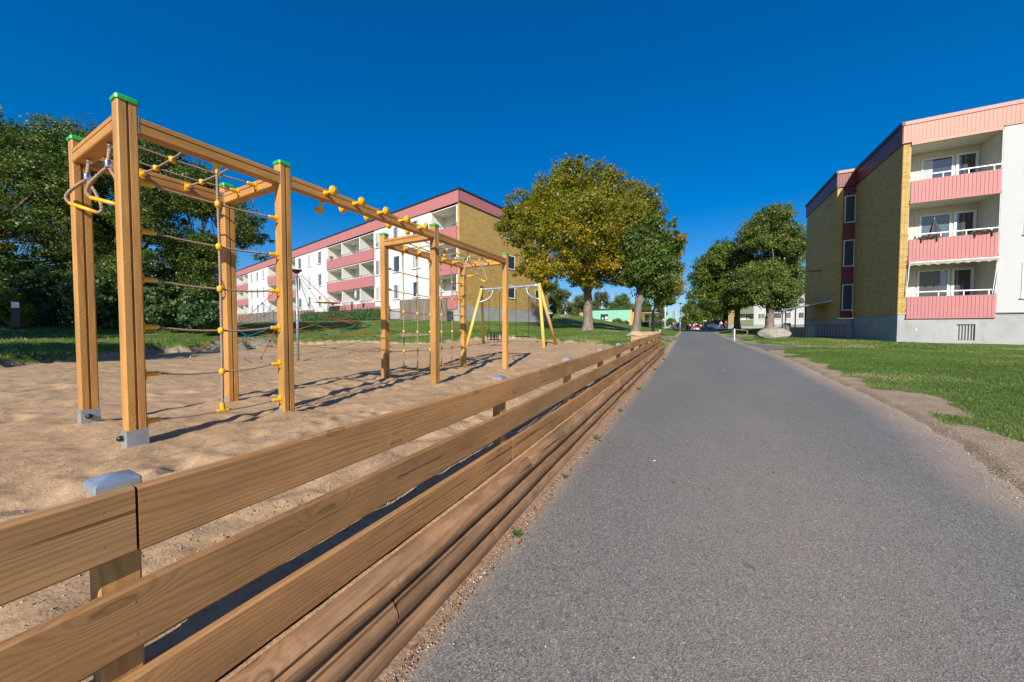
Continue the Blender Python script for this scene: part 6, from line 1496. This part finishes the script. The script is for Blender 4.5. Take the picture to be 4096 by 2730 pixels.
# ------------------------------------------------------------------ people
def skinned(name, verts, edges, radii, mat, parent, root=0, sub=1):
    me = bpy.data.meshes.new(name); me.from_pydata(verts, edges, []); me.update(); o = inst(name, me, parent)
    sk_ = o.modifiers.new('skin', 'SKIN'); sv = me.skin_vertices[0].data
    for v, r in zip(sv, radii): v.radius = (r, r) if not hasattr(r, '__len__') else r
    sv[root].use_root = True; s = o.modifiers.new('sub', 'SUBSURF'); s.levels = sub; s.render_levels = sub
    me.materials.append(mat); return o
def person(p, label, rz, jacket, legs, bag=None):
    e = empty('person', p, label, 'person', None, rz)
    V = [(0, 0, .92), (0, 0, 1.12), (0, 0, 1.38), (0, -.01, 1.46), (0, -.03, 1.52), (0, -.035, 1.62), (.10, 0, .88), (.11, .06, .50), (.12, .0, .10), (.13, -.12, .04), (-.10, 0, .88), (-.11, -.04, .50), (-.12, .05, .10), (-.13, -.07, .04),
         (.17, 0, 1.38), (.24, .02, 1.12), (.16, -.16, 1.00), (.10, -.20, 1.0), (-.17, 0, 1.38), (-.25, .02, 1.12), (-.24, -.12, .90), (-.24, -.15, .84)]
    E = [(0, 1), (1, 2), (2, 3), (3, 4), (4, 5), (0, 6), (6, 7), (7, 8), (8, 9), (0, 10), (10, 11), (11, 12), (12, 13), (2, 14), (14, 15), (15, 16), (16, 17), (2, 18), (18, 19), (19, 20), (20, 21)]
    Rd = [.13, .12, .12, .05, .085, .085, .085, .06, .04, .045, .085, .06, .04, .045, .06, .042, .034, .03, .06, .042, .034, .03]
    skinned('body', V, E, Rd, M['skin'], e)
    J = [0, 1, 2, 14, 15, 16, 18, 19, 20]; mp = {j: i for i, j in enumerate(J)}
    skinned('jacket', [V[j] for j in J], [(mp[a], mp[b]) for a, b in E if a in mp and b in mp], [Rd[j] + .02 for j in J], M[jacket], e)
    J = [0, 6, 7, 8, 10, 11, 12]; mp = {j: i for i, j in enumerate(J)}
    skinned('trousers', [V[j] for j in J], [(mp[a], mp[b]) for a, b in E if a in mp and b in mp], [Rd[j] + .018 for j in J], M[legs], e)
    MB().lathe([(.06, 1.50), (.105, 1.56), (.115, 1.63), (.09, 1.70), (.0001, 1.73)], 14, Matrix.Translation((0, .02, 0))).build('hair', M['hair'], e, True)
    for s in (.13, -.13): MB().tube([(s, .04 if s < 0 else .03, .04), (s, -.13, .03)], [.045, .04], 8).build('shoe', M['iron'], e, True)
    return e
w_p = at(2884, 1317.5, 70); woman = person(tuple(w_p), 'woman in a pale patterned top walking by the dark blue container', R(25), 'cloth1', 'cloth2')
bg_ = empty('shoulder_bag', (w_p[0] - .28, w_p[1] - .05, w_p[2] + .62), 'brown cloth bag carried by the walking woman', 'bag'); MB().hexa([(-.16, -.08, -.22), (.14, -.08, -.22), (.14, .08, -.22), (-.16, .08, -.22), (-.12, -.05, .15), (.11, -.05, .15), (.11, .05, .15), (-.12, .05, .15)]).build('bag_body', M['cloth3'], bg_); MB().tube([(-.1, 0, .14), (0, 0, .42), (.1, 0, .14)], .015, 6).build('strap', M['cloth3'], bg_)
w_q = at(2904, 1317, 70.5); person(tuple(w_q), 'person in a dark red shirt standing behind the wheel at the container end', R(-20), 'cloth4', 'cloth2')
bk = empty('bicycle', at(2909, 1317, 68.5), 'grey bicycle wheels beside the person in the dark red shirt', 'bicycle')
for x in (-.35, .6):
    MB().tube([(x + .33 * math.cos(a), 0, .34 + .33 * math.sin(a)) for a in [j * math.pi / 10 for j in range(21)]], .02, 6).build('wheel', M['steel'], bk)
MB().tube([(-.35, 0, .34), (.05, 0, .34), (.45, 0, .85), (-.1, 0, .8), (.05, 0, .34)], .02, 6).build('frame', M['iron'], bk); MB().tube([(.6, 0, .34), (.45, 0, .98), (.3, 0, 1.0)], .02, 6).build('handlebar', M['iron'], bk)

# ------------------------------------------------------------------ small things on the ground
def ground_at(px, py):
    a = at(px, py, 1); z = -1.1
    for _ in range(25): s = z / a[2]; z = .5 * z + .5 * (float(zp(a[1] * s)))
    return a * (z / a[2])
for i, (px, py, lb) in enumerate(((2617, 1845, 'yellowish cigarette end lying mid-path'), (2895, 1483, 'flattened pale paper scrap farther along the path'), (2650, 1446, 'white pebble scrap near the far fence, right one'), (2628, 1443, 'white pebble scrap near the far fence, left one'))):
    p = ground_at(px, py); s = (.012, .03, .02, .02)[i]
    tag(inst('litter_scrap', MB().hexa([(-s, -s * .35, .001), (s, -s * .35, .001), (s, s * .35, .001), (-s, s * .35, .001), (-s * .9, -s * .2, .006), (s * .9, -s * .2, .006), (s * .9, s * .2, .006), (-s * .9, s * .2, .006)]).mesh('litter_scrap', M['cig' if i == 0 else 'whitef']), None, (p[0], p[1], p[2] + .001), (0, 0, .6 + i)), lb, 'litter')
g = random.Random(77); dl = []
for i, (px, py) in enumerate(((2100, 2280), (2180, 2150), (2075, 2330), (2270, 2040), (1830, 2640), (2050, 2390), (2560, 1525), (2390, 1720))):
    a = at(px, py, 1); y_ = (-.9 + .03 * g.random()) / a[0] * a[1]; x_ = -.9 + .05 * g.random(); s = g.uniform(.012, .024) * (1 if i < 6 else 1.8); V = []
    for k in range(10): th = 2 * math.pi * k / 10; r_ = s * (1 if k % 2 == 0 else .55); V.append((r_ * math.cos(th), r_ * math.sin(th) * .8, .004 + .010 * abs(math.sin(th * 1.5)) * s / .02))
    q = MB(); n = 10; q.v = V + [(0, 0, .002)]; q.f = [(k, (k + 1) % n, n) for k in range(n)]; q.t = [.5] * n
    o = inst('dead_leaf', q.mesh('dead_leaf', M['leafdead']), None, (x_, y_, float(zp(y_)) + .004), (g.uniform(-.2, .2), g.uniform(-.2, .2), g.uniform(0, 6)))
    tag(o, ['curled brown leaf at the logs beside the largest weed-free gap, third from the camera', 'curled brown dead leaf at the logs, fourth from the camera', 'small curled dead leaf at the logs, second from the camera', 'curled dead leaf at the logs, fifth from the camera', 'dead leaf at the logs nearest the camera', 'tiny crumpled dead leaf between the second and third along the logs', 'large dead leaf far along the logs, near their end', 'large crumpled dead leaf halfway along the logs'][i], 'dead leaf', 'dead leaves along the log wall')
